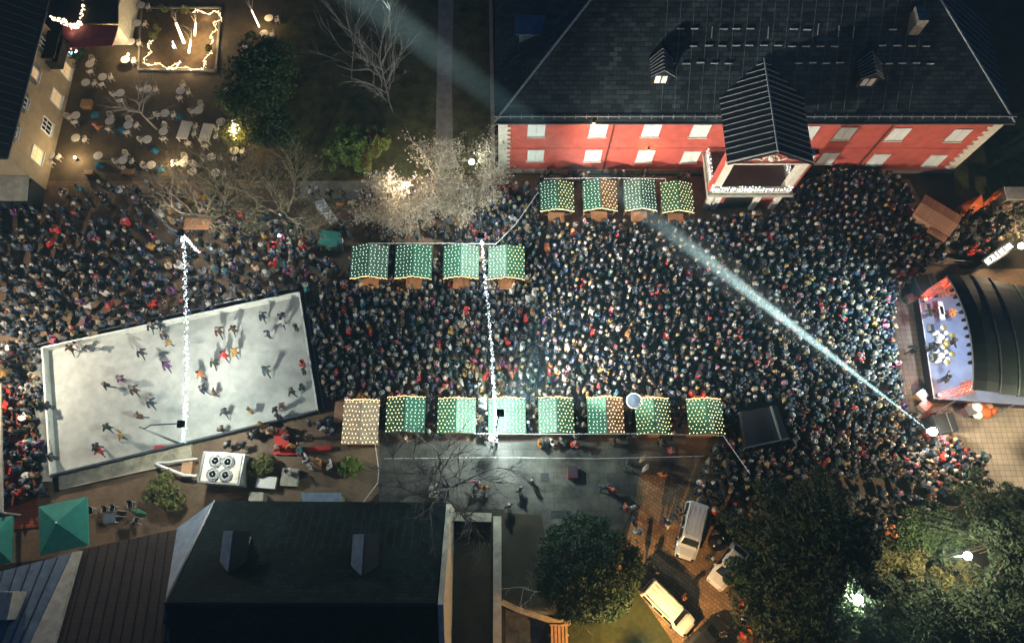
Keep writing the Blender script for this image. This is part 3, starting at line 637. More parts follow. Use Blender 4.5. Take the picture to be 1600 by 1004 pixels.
for i, (bx, lb, g, fr, cl, cr, ml, mr) in enumerate((
    ((843, 283, 898, 327), 'leftmost green stall under the palace facade, white bulbs left and gold bulbs right', G1, 's', 'c', 'g', 'green', 'green'),
    ((910, 281, 966, 326), 'second stall under the palace facade, with slanting white light rows', G1, 's', 'c', 'g', 'green', 'wood'),
    ((974, 280, 1028, 326), 'third stall under the palace facade, roof lit pale green, with white bulbs', G1, 's', 'c', 'c', 'green2', 'green'),
    ((1032, 284, 1086, 329), 'stall under the palace facade next to the portico', G1, 's', 'g', 'g', 'green', 'green'),
    ((549, 383, 605, 432), 'stall nearest the rink in the middle row, with bright green roof', G2, 's', 'c', 'c', 'green', 'green2'),
    ((618, 383, 674, 432), 'second stall from the left in the middle row', G2, 's', 'c', 'c', 'green', 'green'),
    ((693, 383, 748, 432), 'third stall in the middle row, left of the bright light strand', G2, 's', 'c', 'c', 'green', 'green2'),
    ((763, 384, 820, 433), 'rightmost stall of the middle row, gold bulbs on its right slope', G2, 's', 'c', 'g', 'green2', 'green'),
    ((604, 621, 663, 675), 'second stall in the lower row, gold bulbs left and green right', G3, 'n', 'w', 'c', 'green', 'green'),
    ((684, 623, 743, 676), 'third stall in the lower row with its right slope lit milky green', G3, 'n', 'w', 'c', 'green', 'green2'),
    ((763, 623, 822, 676), 'lower row stall under the bright light strand and street lamp', G3, 'n', 'c', 'c', 'green2', 'green2'),
    ((841, 622, 898, 676), 'lower row stall with left slope lit milky green and right slope dark', G3, 'n', 'c', 'w', 'green2', 'green'),
    ((917, 622, 977, 677), 'lower row stall with green left slope and brown right slope', G3, 'n', 'c', 'w', 'green', 'wood'),
    ((992, 623, 1051, 678), 'lower row stall with all gold bulbs beside the round table top', G3, 'n', 'g', 'g', 'green', 'green'),
    ((1073, 624, 1134, 678), 'rightmost lower row stall beside the black sound booth', G3, 'n', 'g', 'g', 'green', 'green'))):
    STALLS.append(stall(bx, lb, g, fr, cl, cr, ml, mr, seed=i))
STALLS.append(stall((537, 625, 589, 693), 'beige roofed stall covered in warm bulbs beside the rink corner', G3, 'n', 'w', 'w', 'beige_tarp', 'beige_tarp', ridge=.18, seed=40))
t = thing('side_counter', 'plain orange wooden counter beside the beige stall', 'counter', P(530, 643))
q = P(530, 643, 1.05); MB().box(q.x, q.y, 1.02, .9, 1.9, .08).build('top', MT['counter'], t, True); MB().box(q.x, q.y, .49, .75, 1.75, .98).build('body', MT['stall_wood'], t, True)

# plain orange roofed hut and tarpaulins near the palace corner
t = thing('wooden_hut', 'hut with plain orange boarded gable roof turned diagonally near the palace corner', 'hut', P(1466, 335, 2.7).to_2d().to_3d(), R(52))
for s_ in (-1, 1):
    MB().slab([(0, -2.0, 2.95), (s_ * 1.4, -2.0, 2.55), (s_ * 1.4, 2.0, 2.55), (0, 2.0, 2.95)][::(1 if s_ > 0 else -1)], .08).build('roof_slope', MT['plank'], t)
MB().prism([(-1.25, -1.8), (1.25, -1.8), (1.25, 1.8), (-1.25, 1.8)], 0, 2.45).build('wall', MT['stall_wood'], t)
MB().box(-1.75, -1.0, 2.3, .7, 1.9, .06).build('awning', MT['plank'], t)
t = thing('orange_tarpaulin', 'crumpled orange tarpaulin tent beside the diagonal hut', 'tent', P(1522, 325))
pk = [P(1497, 323, 1.5), P(1516, 312, 2.2), P(1534, 304, 2.3), P(1538, 322, 1.6), P(1524, 330, 1.3), P(1503, 338, 1.1)]
cen = P(1520, 318, 2.5); MB().add(pk + [cen] + [Vector((p.x, p.y, .0)) for p in pk], [(i, (i + 1) % 6, 6) for i in range(6)] + [((i + 1) % 6, i, 7 + i, 7 + (i + 1) % 6) for i in range(6)]).build('cover', MT['orange'], t, True)
t = thing('loader_arm', 'bent orange machine arm behind the orange tarpaulin', 'machine arm', P(1550, 312))
q = [P(1538, 318, 1.0), P(1552, 309, 1.9), P(1566, 298, 1.4)]
MB().tube(q, [.32, .24, .16], 6).build('arm', MT['orange'], t, True); MB().box(q[2].x, q[2].y, 1.1, .8, .6, 1.0, .6).build('bucket', MT['orange'], t, True); MB().box(q[0].x, q[0].y, .5, .9, .9, 1.0, .6).build('base', MT['orange'], t, True)
t = thing('flat_kiosk', 'pale flat roofed kiosk at the right edge behind the orange arm', 'kiosk', P(1590, 308))
q = P(1590, 302, 2.4); MB().box(q.x + .4, q.y, 2.4, 3.2, 1.4, .12).build('roof', MT['concrete'], t, True); MB().box(q.x + .4, q.y, 1.16, 2.9, 1.1, 2.3).build('wall', MT['stone'], t, True)
# lit letter sign and the lit bloom of a small tree near the right edge
t = thing('light_sign', 'dark sign board with a diagonal row of white lit letters right of the stage roof', 'sign', P(1562, 398))
a, b = P(1538, 412, 2.6), P(1584, 380, 2.6); d = (b - a).normalized()
MB().beam(a, b, .85, .1).build('board', MT['dark'], t, True)
nn = Vector((-d.y, d.x, 0)); rr = random.Random(2); mb = MB()
SEG = ('U', 'E', 'Z', 'L', 'E', 'I', 'E', 'I', 'H', 'I')
STR = {'U': [((0, 1), (0, 0)), ((0, 0), (1, 0)), ((1, 0), (1, 1))], 'E': [((0, 0), (0, 1)), ((0, 0), (1, 0)), ((0, .5), (.8, .5)), ((0, 1), (1, 1))], 'Z': [((0, 1), (1, 1)), ((1, 1), (0, 0)), ((0, 0), (1, 0))],
       'L': [((0, 1), (0, 0)), ((0, 0), (1, 0))], 'I': [((.5, 0), (.5, 1))], 'H': [((0, 0), (0, 1)), ((1, 0), (1, 1)), ((0, .5), (1, .5))]}
ln = (b - a).length
for i, c_ in enumerate(SEG):
    o_ = a + d * (.2 + (ln - .4) * i / len(SEG)); lm = MB()
    for (x0, y0), (x1, y1) in STR[c_]:
        lm.beam(o_ + d * x0 * .2 + nn * (y0 - .5) * .5 + Vector((0, 0, .09)), o_ + d * x1 * .2 + nn * (y1 - .5) * .5 + Vector((0, 0, .09)), .06, .04)
    lm.build('letter', MT['led'], t, True)
for q in (a, b): MB().beam((q.x, q.y, 0), (q.x, q.y, 2.5), .08).build('post', MT['pole'], t, True)

# ------------------------------------------------------------------ sound booth
t = thing('sound_booth', 'black tarpaulin sound booth standing in the crowd right of the lower stalls', 'booth', P(1195, 668))
c4 = [P(1158, 643, 2.9), P(1214, 633, 3.1), P(1233, 684, 3.1), P(1166, 699, 2.9)]
MB().slab([c4[0], c4[3], c4[2], c4[1]], .1).build('roof', MT['black_tarp'], t, True)
MB().prism([(p.x * .985 + P(1195, 668, 3).x * .015, p.y * .985 + P(1195, 668, 3).y * .015) for p in c4], .0, 2.75).build('wall', MT['black_tarp'], t, True)
a = c4[0].lerp(c4[1], .82); b = c4[3].lerp(c4[2], .80)
MB().beam(a + Vector((0, 0, .1)), b + Vector((0, 0, .1)), .16, .1).build('roof_fold', MT['tarp'], t, True)
MB().beam(c4[3] + Vector((0, 0, .06)), c4[2] + Vector((0, 0, .06)), .12, .1).build('front_trim', MT['metal'], t, True)
mb = MB()
for q in c4: MB().beam((q.x, q.y, 0), (q.x, q.y, 2.8), .1).build('post', MT['pole'], t, True)

# ------------------------------------------------------------------ stage
st = thing('concert_stage', 'open air stage with lit blue deck, red lit truss towers and black arched roof', 'stage', (46, 20.3, 0))
dk = [Vector((40.7, 25.3, 1.3)), Vector((40.15, 15.4, 1.3)), Vector((54, 14.4, 1.3)), Vector((54, 26, 1.3))]
MB().prism([(p.x, p.y) for p in dk], 1.12, 1.3).build('deck', MT['deck'], st, True)
MB().prism([(p.x + .06 if p.x < 45 else p.x, p.y) for p in dk], 0, 1.1).build('stage_side', MT['stage_side'], st, True)
e0, e1 = dk[0] + Vector((-.03, 0, .01)), dk[1] + Vector((-.03, 0, .01))
MB().beam(e0, e1, .07, .05).build('edge_strip', MT['white'], st, True)
# arched roof: ribs from front to back, each lower than the one before
vs = []; NA = 14; fr = [(41.15, 25.9, 15.2, 5.3, 1.15), (42.3, 26.0, 15.1, 5.25, 1.25), (43.6, 26.1, 15.0, 5.0, 1.25), (43.75, 26.1, 15.0, 4.7, 1.2), (45.6, 26.1, 14.9, 4.4, 1.2), (45.75, 26.1, 14.9, 4.05, 1.1), (48.5, 25.8, 15.0, 3.4, 1.0), (54, 25.3, 15.4, 2.3, .7)]
for x, ya, yb, zb, h in fr:
    for j in range(NA + 1):
        k = j / NA; vs.append((x + .15 * math.sin(k * math.pi), ya + (yb - ya) * k, zb + h * math.sin(k * math.pi) ** .8 if 0 < k < 1 else zb))
n1 = NA + 1
cv = MB().add(vs, [(i * n1 + j, i * n1 + j + 1, (i + 1) * n1 + j + 1, (i + 1) * n1 + j) for i in range(len(fr) - 1) for j in range(NA)]).build('canopy', MT['canopy'], st, True)
sm = cv.modifiers.new('thick', 'SOLIDIFY'); sm.thickness = .12; sm.offset = 0
for k_ in (2, 4, 6): o = MB().tube([Vector(v) + Vector((0, 0, .08)) for v in vs[k_ * n1:(k_ + 1) * n1]], .09, 6).build('canopy_rib', MT['tarp'], st, True); o.parent = cv
mb = MB().tube([Vector(v) + Vector((-.05, 0, .05)) for v in vs[:n1]], .11, 6)
o = mb.build('front_arch', MT['pole'], st, True); o.parent = cv
for i in range(10):
    j = 2 + i; q = Vector(vs[j]); o = MB().box(q.x - .12, q.y, q.z - .22, .22, .26, .3).lathe((q.x - .2, q.y, q.z - .42), [(.08, 0), (.11, .1)], 8).build('par_lamp', MT['dark'], st, True)
def truss(name, p, q, wd, mat, n):
    mb = MB(); p, q = Vector(p), Vector(q); d = (q - p).normalized(); s_ = d.cross(Vector((0, 0, 1))).normalized() * wd / 2; u_ = Vector((0, 0, wd / 2)) if abs(d.z) < .9 else d.cross(s_).normalized() * wd / 2
    if abs(d.z) >= .9: s_ = Vector((wd / 2, 0, 0)); u_ = Vector((0, wd / 2, 0))
    cs = [s_ + u_, s_ - u_, -s_ - u_, -s_ + u_]
    for c_ in cs: mb.tube([p + c_, q + c_], .04, 5)
    for i in range(n):
        for k in range(4):
            mb.tube([p.lerp(q, i / n) + cs[k], p.lerp(q, (i + 1) / n) + cs[(k + 1) % 4]], .022, 4)
    return mb.build(name, mat, st, True)
TRUSS_REDLIT = M('truss_redlit', (.55, .2, .16), .4, .2, 4, metal=.4)  # glow of the red stage lamps put into the truss colour
for a, b in ((P(1443, 466, 1.7), P(1481, 439, 5.6)), (P(1468, 619, 1.7), P(1534, 596, 5.0))):
    truss('roof_truss', a, b, .5, TRUSS_REDLIT, 9)
for a, b in ((P(1472, 462, 1.4), P(1484, 436, 5.4)), (P(1500, 612, 1.4), P(1530, 602, 4.9))):
    truss('corner_tower', (b.x, b.y, 0), (b.x, b.y, b.z), .45, TRUSS_REDLIT, 9)
    mb = MB(); q = a
    for k in range(6): mb.box(q.x + .2 + k * .1, q.y + .4, .9 + k * .35, .5, 1.0, .05)
    mb.build('redlit_steps', TRUSS_REDLIT, st, True)
for u, v in ((1445, 468), (1467, 617)):
    q = P(u, v, 1.75); MB().lathe((q.x, q.y, 1.45), [(.16, 0), (.2, .1), (.2, .3), (.14, .34)], 10).build('red_lamp_housing', MT['dark'], st, True)
    MB().ball((q.x, q.y, 1.9), .17, 10, 6).build('red_lamp', MT['led_red'], st, True); lamp('red_light', 'POINT', (q.x + .1, q.y, 2.35), 130, (1, .08, .05), st, .15)
lamp('red_light', 'POINT', P(1467, 452, 4.3) + Vector((0, 0, .9)), 100, (1, .12, .05), st, .2); lamp('red_light', 'POINT', P(1505, 606, 4.0) + Vector((0, 0, .9)), 110, (1, .12, .05), st, .2)
for y in (17.5, 20.2, 23): lamp('stage_wash', 'SPOT', (42.0, y, 5.9), 900, (.72, .82, 1), st, .25, (42.6, y, 1.2), 100, .7)
for y in (16.5, 20.3, 24): lamp('front_wash', 'SPOT', (41.0, y, 5.6), 11500, (.62, .93, 1), st, .3, (31, y * 1.0 + 1, 1), 82, .8)
# small gear on the deck
def gear(name, label, cat, u, v, fn):
    q = P(u, v, 1.6); t = thing(name, label, cat, (q.x, q.y, 1.3)); fn(t); return t
def drumkit(t):
    for dx, dy, r, h in ((0, 0, .28, .5), (.5, .35, .2, .55), (.5, -.35, .22, .5), (-.35, .4, .18, .6), (-.3, -.45, .2, .6)):
        MB().lathe((dx, dy, .05), [(r, 0), (r, h), (r * .9, h + .01)], 14).build('drum', MT['white'], t)
    for dx, dy in ((.1, .75), (.1, -.8), (.75, 0)): MB().lathe((dx, dy, .95), [(.03, 0), (.3, .02), (.02, .06)], 14).build('cymbal', M('brass', (.6, .45, .15), .3, .1, 3, metal=.8), t)
def keys(t):
    MB().box(0, 0, .85, .4, 1.3, .12).build('keyboard', MT['white'], t)
    MB().beam((0, -.5, 0), (0, .5, .8), .05).beam((0, .5, 0), (0, -.5, .8), .05).build('stand', MT['pole'], t)
def monitor(t): MB().add([(-.25, -.35, 0), (.25, -.35, 0), (.25, .35, 0), (-.25, .35, 0), (-.05, -.35, .4), (.25, -.35, .4), (.25, .35, .4), (-.05, .35, .4)], [(0, 3, 2, 1), (0, 1, 5, 4), (1, 2, 6, 5), (2, 3, 7, 6), (3, 0, 4, 7), (4, 5, 6, 7)]).build('cabinet', MT['dark'], t, bevel=.02); MB().slab([(-.24, -.3, .04), (-.24, .3, .04), (-.07, .3, .38), (-.07, -.3, .38)][::-1], -.02).build('grille', MT['metal'], t)
gear('drum_kit', 'white drum kit in the northern white patch of the stage deck', 'drum kit', 1469, 527, drumkit)
gear('drum_kit', 'second white drum kit, just south of the first one', 'drum kit', 1469, 556, drumkit)
gear('keyboard', 'white keyboard on stand near the north end of the deck', 'keyboard', 1466, 492, keys)
gear('keyboard', 'short white keyboard nearest the red lit northern truss', 'keyboard', 1466, 484, keys)
for k, (u, v, l) in enumerate(((1455, 512, 'black floor monitor left of the northern drum kit'), (1452, 541, 'black floor monitor between the two drum kits'), (1459, 558, 'black floor monitor left of the southern drum kit'), (1449, 480, 'black floor monitor near the red lamp at the north corner'))):
    gear('floor_monitor', l, 'monitor', u, v, monitor)
def box_thing(name, label, cat, u, v, sx, sy, sz, rz, mat, trim, z=None, lid=True):
    q = P(u, v, sz); t = thing(name, label, cat, (q.x, q.y, 0), rz)
    MB().box(0, 0, sz / 2, sx, sy, sz).build('body', MT[mat], t, bevel=.03)
    if lid: MB().box(0, 0, sz + .025, sx * 1.04, sy * 1.04, .05).build('lid', MT[trim], t)
    return t
for lb, u, v, rz in (('black loudspeaker stack with pale ridge north of the stage', 1449, 441, R(12)), ('black loudspeaker stack with pale ridge south of the stage', 1478, 660, R(8))):
    t = box_thing('speaker_stack', lb, 'loudspeaker', u, v, 1.9, 1.7, 2.0, rz, 'black_tarp', 'black_tarp', lid=False)
    MB().box(.3, 0, 2.03, .06, 1.7, .05).build('edge_trim', MT['metal'], t); MB().box(-.3, 0, 2.04, 1.0, 1.5, .06).build('top_cover', MT['dark'], t)
for lb, u, v, rz, mt in (('pale flight case at the northwest corner of the stage', 1425, 464, .4, 'concrete'), ('pale flight case at the southwest corner of the stage', 1446, 632, .7, 'concrete'), ('brown crate beside the southwest stage corner', 1441, 616, .6, 'wood_light'), ('white instrument case right of the speaker at the stage side', 1517, 641, .3, 'white')):
    box_thing('flight_case', lb, 'case', u, v, .9, .8, .7, rz, mt, 'steel')
t = thing('orange_cover_heap', 'heap of orange covers and white sacks south of the stage', 'heap', P(1532, 642))
rr = random.Random(5)
for i in range(9):
    q = P(1516 + rr.uniform(0, 36), 638 + rr.uniform(-5, 9), .4); MB().ball((q.x, q.y, .3 + rr.uniform(0, .3)), rr.uniform(.35, .6), 9, 6, .6).build('cover' if i < 6 else 'sack', MT['orange' if i < 4 else 'counter' if i < 6 else 'white'], t, True, smooth=True)
for k, (u, v, u2, v2, lb) in enumerate(((1453, 664, 1486, 640, 'pale steel barrier leaning by the south speaker stack'), (1462, 645, 1515, 612, 'long pale steel bar along the red lit southern truss'), (1556, 650, 1600, 622, 'pale steel frame at the right edge below the stage'), (1438, 405, 1520, 408, 'thin steel barrier north of the stage'))):
    a, b = P(u, v, 1.0), P(u2, v2, 1.0); t = thing('steel_barrier', lb, 'barrier', P(u, v))
    MB().beam(a, b, .07).beam((a.x, a.y, .35), (b.x, b.y, .35), .05).build('rail', MT['steel'], t, True)
    for k_ in (0, .5, 1): q = a.lerp(b, k_); MB().beam((q.x, q.y, 0), (q.x, q.y, 1.0), .06).build('post', MT['steel'], t, True)

# follow spot and the smoke it shines through
sp = P(1455, 675, 2.9)
t = thing('follow_spot', 'white hot follow spot on a stand at the south end of the stage apron', 'spotlight', (sp.x, sp.y, 0))
E_ = P(640, 50, 17.0); dr = (E_ - sp).normalized()
MB().tube([(sp.x, sp.y, 0), (sp.x, sp.y, 2.5)], .06, 8).build('stand', MT['pole'], t, True)
for k in range(3): MB().tube([(sp.x, sp.y, .9), (sp.x + .8 * math.cos(k * 2.1), sp.y + .8 * math.sin(k * 2.1), .02)], .04, 6).build('leg', MT['pole'], t, True)
MB().tube([sp - dr * .5, sp - dr * .1, sp + dr * .25], [.16, .24, .26], 12).build('housing', MT['dark'], t, True)
MB().tube([sp + dr * .26, sp + dr * .29], .23, 12).build('lens', MT['lamp_white'], t, True)
MB().ball(sp + Vector((0, 0, .30)), .34, 12, 8).build('flare_ball', MT['lamp_white'], t, True)  # oversized glowing ball added to imitate the lens flare at the spot
lamp('beam_light', 'SPOT', sp + dr * .4, 5000000, (.74, .97, .92), t, .05, sp + dr * 20, 3.5, 1.0)
lamp('spill_light', 'POINT', sp + Vector((.1, -.1, .75)), 2800, (1, .80, .56), t, .15)
mb = MB(); LB = (E_ - sp).length
mb.tube([sp + dr * .5, sp + dr * LB * .3, sp + dr * LB * .6, sp + dr * LB * 1.15], [.5, 1.3, 2.4, 3.4], 16)
sk = mb.build('stage_smoke', None or MT['white'])
vm = bpy.data.materials.new('smoke'); vm.use_nodes = True; tn = vm.node_tree; tn.nodes.remove(tn.nodes['Principled BSDF'])
pv = tn.nodes.new('ShaderNodeVolumePrincipled'); pv.inputs['Color'].default_value = (.9, .96, .97, 1); pv.inputs['Anisotropy'].default_value = .0
geo = tn.nodes.new('ShaderNodeNewGeometry'); vd = tn.nodes.new('ShaderNodeVectorMath'); vd.operation = 'DISTANCE'; vd.inputs[1].default_value = sp
tn.links.new(geo.outputs['Position'], vd.inputs[0])
rp = tn.nodes.new('ShaderNodeValToRGB'); mr = tn.nodes.new('ShaderNodeMapRange'); mr.inputs[2].default_value = 80
tn.links.new(vd.outputs['Value'], mr.inputs[0]); tn.links.new(mr.outputs[0], rp.inputs[0])
el = rp.color_ramp.elements; el[0].position = 0; el[0].color = (.1, .1, .1, 1); el[1].position = 1; el[1].color = (.25, .25, .25, 1)
for ps, vl in ((.05, .16), (.12, .42), (.22, .85), (.28, .8), (.34, .42), (.40, .10), (.48, .03), (.60, .03), (.72, .2), (.85, .28)):
    e = el.new(ps); e.color = (vl, vl, vl, 1)
nz = tn.nodes.new('ShaderNodeTexNoise'); nz.inputs['Scale'].default_value = .35; nz.inputs['Detail'].default_value = 3; tn.links.new(geo.outputs['Position'], nz.inputs['Vector'])
def vmath(op, a_, b_):
    n_ = tn.nodes.new('ShaderNodeMath'); n_.operation = op
    for i_, q_ in enumerate((a_, b_)):
        if isinstance(q_, (int, float)): n_.inputs[i_].default_value = q_
        else: tn.links.new(q_, n_.inputs[i_])
    return n_.outputs[0]
dens = vmath('MULTIPLY', vmath('MULTIPLY', rp.outputs[0], vmath('ADD', nz.outputs['Fac'], .15)), .02)
tn.links.new(dens, pv.inputs['Density'])
tn.links.new(pv.outputs[0], tn.nodes['Material Output'].inputs['Volume']); sk.data.materials.clear(); sk.data.materials.append(vm)
tag(sk, 'drifting stage smoke along the diagonal white light beam over the crowd', 'smoke', kind='stuff')

# ------------------------------------------------------------------ street lamps and light strands
def lamp_post(label, base, head, zh, watts, col, heads=1):
    b = P(*base); h = P(*head, zh)
    t = thing('street_lamp', label, 'street lamp', tuple(b))
    MB().tube([(b.x, b.y, 0), (b.x, b.y, zh * .6), (b.x, b.y, zh + .2)], [.13, .1, .07], 10).build('pole', MT['pole'], t, True)
    arm = [Vector((b.x, b.y, zh - .6)), Vector((b.x + (h.x - b.x) * .3, b.y + (h.y - b.y) * .5, zh + .35)), Vector((h.x, h.y, zh + .2))]
    MB().tube(arm, [.06, .05, .05], 8).build('arm', MT['pole'], t, True)
    fl = MB().box(h.x, h.y, zh, .62, .62, .14).build('floodlight', MT['pole'], t, True)
    fn = MB()
    for k in range(6): fn.box(h.x - .25 + k * .1, h.y, zh + .13, .03, .56, .12)
    o = fn.build('cooling_fin', MT['dark'], t, True); o.parent = fl; o['kind'] = 'stuff'
    o = MB().box(h.x, h.y, zh - .085, .5, .5, .02).build('lens', MT['lamp_white'], t, True); o.parent = fl
    lamp('lamp_light', 'POINT', (h.x, h.y, zh - .35), watts, col, t, .4)
    return t
LA_ = lamp_post('street lamp at the rink edge with its floodlight over the ice', (284, 694), (283, 662), 8.0, 3000, (.96, 1, .88))
lamp('flood_light', 'SPOT', P(283, 662, 8.0) + Vector((0, .3, -.3)), 8000, (1, .97, .86), LA_, .25, (-31, 34, 0), 110, 1.0)
LB_ = lamp_post('street lamp behind the lower stalls with finned floodlight head', (776, 694), (782, 645), 8.0, 6000, (.82, 1, .93))
lamp('flood_light', 'SPOT', P(782, 645, 8.0) + Vector((0, .5, -.3)), 46000, (1, .93, .84), LB_, .25, (35, 40, 5), 84, .4)
LD_ = lamp_post('street lamp at the north end of the right light strand', (752, 382), (752, 369), 7.5, 2600, (.9, 1, .95))
lamp('flood_light', 'SPOT', P(752, 369, 7.5) + Vector((.5, 0, -.3)), 6500, (1, .93, .84), LD_, .25, (30, 40, 5), 75, .6)
lamp_post('street lamp at the north end of the left light strand', (284, 376), (283, 364), 7.5, 1300, (1, .92, .78))
def strand(label, pts, n, watts, z0=7.0):
    t = thing('light_strand', label, 'string lights', pts[0]); rr = random.Random(n); pp = []
    for i in range(len(pts) - 1):
        for k in range(12):
            s_ = k / 12; q = pts[i].lerp(pts[i + 1], s_); q = q - Vector((0, 0, (pts[i + 1] - pts[i]).length * .025 * math.sin(math.pi * s_))); pp.append(q)
    pp.append(pts[-1]); MB().tube(pp, .02, 4).build('cable', MT['pole'], t, True)
    mb = MB()
    for k in range(n):
        f_ = rr.random() * (len(pp) - 1.001); i = int(f_); q = pp[i].lerp(pp[i + 1], f_ - i)
        mb.octa((q.x + rr.gauss(0, .07), q.y, q.z - rr.random() ** 1.5 * .6), rr.uniform(.03, .055))
    o = mb.build('bulbs', MT['led'], t, True); o['kind'] = 'stuff'
    for k in range(6):
        q = pp[int((k + .5) / 6 * (len(pp) - 1))]; lamp('strand_glow', 'POINT', q - Vector((0, 0, .9)), watts, (.82, .93, 1), t, .3)
strand('bright white light strand hung over the ice rink', [P(284, 690, 7.2), P(289, 520, 7), P(283, 364, 7.2), P(309, 393, 6.2)], 430, 110)
strand('bright white light strand hung over the crowd between the stall rows', [P(776, 690, 7.2), P(768, 540, 7), P(752, 366, 7.2)], 360, 130)
def cable(label, pts, r=.03):
    t = thing('power_cable', label, 'cable', pts[0]); MB().tube(pts, r, 5).build('cable', MT['white'], t, True)
cable('white cable along the backs of the lower stalls, running to the sound booth side', [P(742, 677, 3.3), P(860, 678, 3.1), P(990, 677, 3.1), P(1130, 680, 3.3), P(1172, 740, 2.5)])
cable('white cable along the backs of the middle stalls up to the palace stalls', [P(575, 380, 3.3), P(690, 380, 3.2), P(775, 381, 3.3), P(806, 350, 3.4), P(841, 300, 3.4)])
cable('white cable along the backs of the palace stalls', [P(850, 279, 3.3), P(940, 278, 3.2), P(1040, 279, 3.3), P(1040, 286, 3)])
cable('pale twin cable from the beige stall down to the hall', [P(586, 692, 3.0), P(592, 735, 3), P(590, 754, 2.6), P(566, 786, 3)])
cable('thin pale cable across the grey lane', [P(600, 716, 3.5), P(780, 714, 3.3), P(930, 716, 3.3), P(1100, 712, 3.5)], .02)

# ------------------------------------------------------------------ bulk meshes and vegetation
def mesh_np(name, V, F, mats, parent=None, midx=None, col=None, smooth=False):
    """V (n,3), F (m,3 or 4) arrays -> mesh object"""
    V = np.asarray(V, np.float32); F = np.asarray(F, np.int32); me = bpy.data.meshes.new(name); k = F.shape[1]
    me.vertices.add(len(V)); me.vertices.foreach_set('co', V.ravel())
    me.loops.add(F.size); me.loops.foreach_set('vertex_index', F.ravel())
    me.polygons.add(len(F)); me.polygons.foreach_set('loop_start', np.arange(0, F.size, k, dtype=np.int32))
    try: me.polygons.foreach_set('loop_total', np.full(len(F), k, np.int32))
    except Exception: pass
    for m in (mats if isinstance(mats, (list, tuple)) else [mats]): me.materials.append(m)
    if midx is not None: me.polygons.foreach_set('material_index', np.asarray(midx, np.int32))
    if smooth: me.polygons.foreach_set('use_smooth', np.ones(len(F), bool))
    if col is not None:
        a = me.color_attributes.new('Col', 'FLOAT_COLOR', 'POINT'); a.data.foreach_set('color', np.c_[col, np.ones(len(col))].astype(np.float32).ravel())
    me.update(calc_edges=True); me.validate()
    o = bpy.data.objects.new(name, me); C.objects.link(o)
    if parent is not None: o.parent = parent
    return o
def leaf_mesh(name, pts, size, mat, parent, rng, long=1.6, up=.35, hole=None):
    """one small pointed leaf or needle tuft per point"""
    pts = np.asarray(pts)
    if hole is not None:
        a, b, r = hole; a = np.array(a); d = np.array(b) - a; d = d / np.linalg.norm(d); q = pts - a; q = q - np.outer(q @ d, d); pts = pts[np.linalg.norm(q, axis=1) > r]
    n = len(pts); d = rng.normal(size=(n, 3)); d[:, 2] *= up; d /= np.linalg.norm(d, axis=1)[:, None]
    e = rng.normal(size=(n, 3)); e -= d * (e * d).sum(1)[:, None]; e /= np.linalg.norm(e, axis=1)[:, None]
    s = size * rng.uniform(.5, 1.4, n)[:, None]
    V = np.stack([pts - d * s * long, pts + e * s * .55, pts + d * s * long, pts - e * s * .55], 1).reshape(-1, 3) - np.array(parent.location)
    return mesh_np(name, V, np.arange(4 * n).reshape(n, 4), mat, parent)
def conifer(name, label, crown, zc, h, r, seed, mat='needle', n=15000, size=.2, cat='tree', hole=None, group=None, bare=.0):
    """branches in whorls, each hung with needle tufts; crown = reference pixel of the crown's middle at height zc"""
    c = P(crown[0], crown[1], zc); rng = np.random.default_rng(seed); base = Vector((c.x, c.y, 0))
    t = thing(name, label, cat, base, 0, group)
    MB().tube([base, base + Vector((.1, .05, h * .5)), base + Vector((0, 0, h * .97))], [.38 * r / 6, .26 * r / 6, .03], 8).build('trunk', MT['bark'], t, True)
    mb = MB(); pts = []; nb = 62; per = n // nb
    for i in range(nb):
        f = (i / nb) ** .8; z = h * (.18 + .8 * f); a = i * 2.39996 + rng.uniform(-.3, .3); L = r * (1 - f) ** .62 * rng.uniform(.72, 1.12) + .3
        tip = base + Vector((math.cos(a) * L, math.sin(a) * L, z - L * .12 + rng.uniform(-.3, .5))); st_ = base + Vector((0, 0, z))
        mid = st_.lerp(tip, .5) + Vector((0, 0, .25)); mb.tube([st_, mid, tip], [.1, .06, .015], 4, cap=False)
        m = int(per * (L / r) * 1.7) + 20; k = rng.beta(1.7, 1.1, m)
        p = np.array(st_)[None] * ((1 - k) ** 2)[:, None] + 2 * np.array(mid)[None] * (k * (1 - k))[:, None] + np.array(tip)[None] * (k ** 2)[:, None]
        wd = .16 * L * (1.15 - k) + .22; side = np.array([-math.sin(a), math.cos(a), 0]); off = rng.normal(size=m) * wd * .75
        fing = np.round(off * 2.2) / 2.2 * .55 + off * .45
        p = p + side[None] * fing[:, None] + np.c_[np.zeros(m), np.zeros(m), rng.normal(size=m) * .16 - np.abs(off) * .18]; pts.append(p)
    o = mb.build('branches', MT['bark'], t, True); o['kind'] = 'stuff'
    leaf_mesh('crown', np.concatenate(pts), size, MT[mat], t, rng, 1.7, .45, hole)
    return t
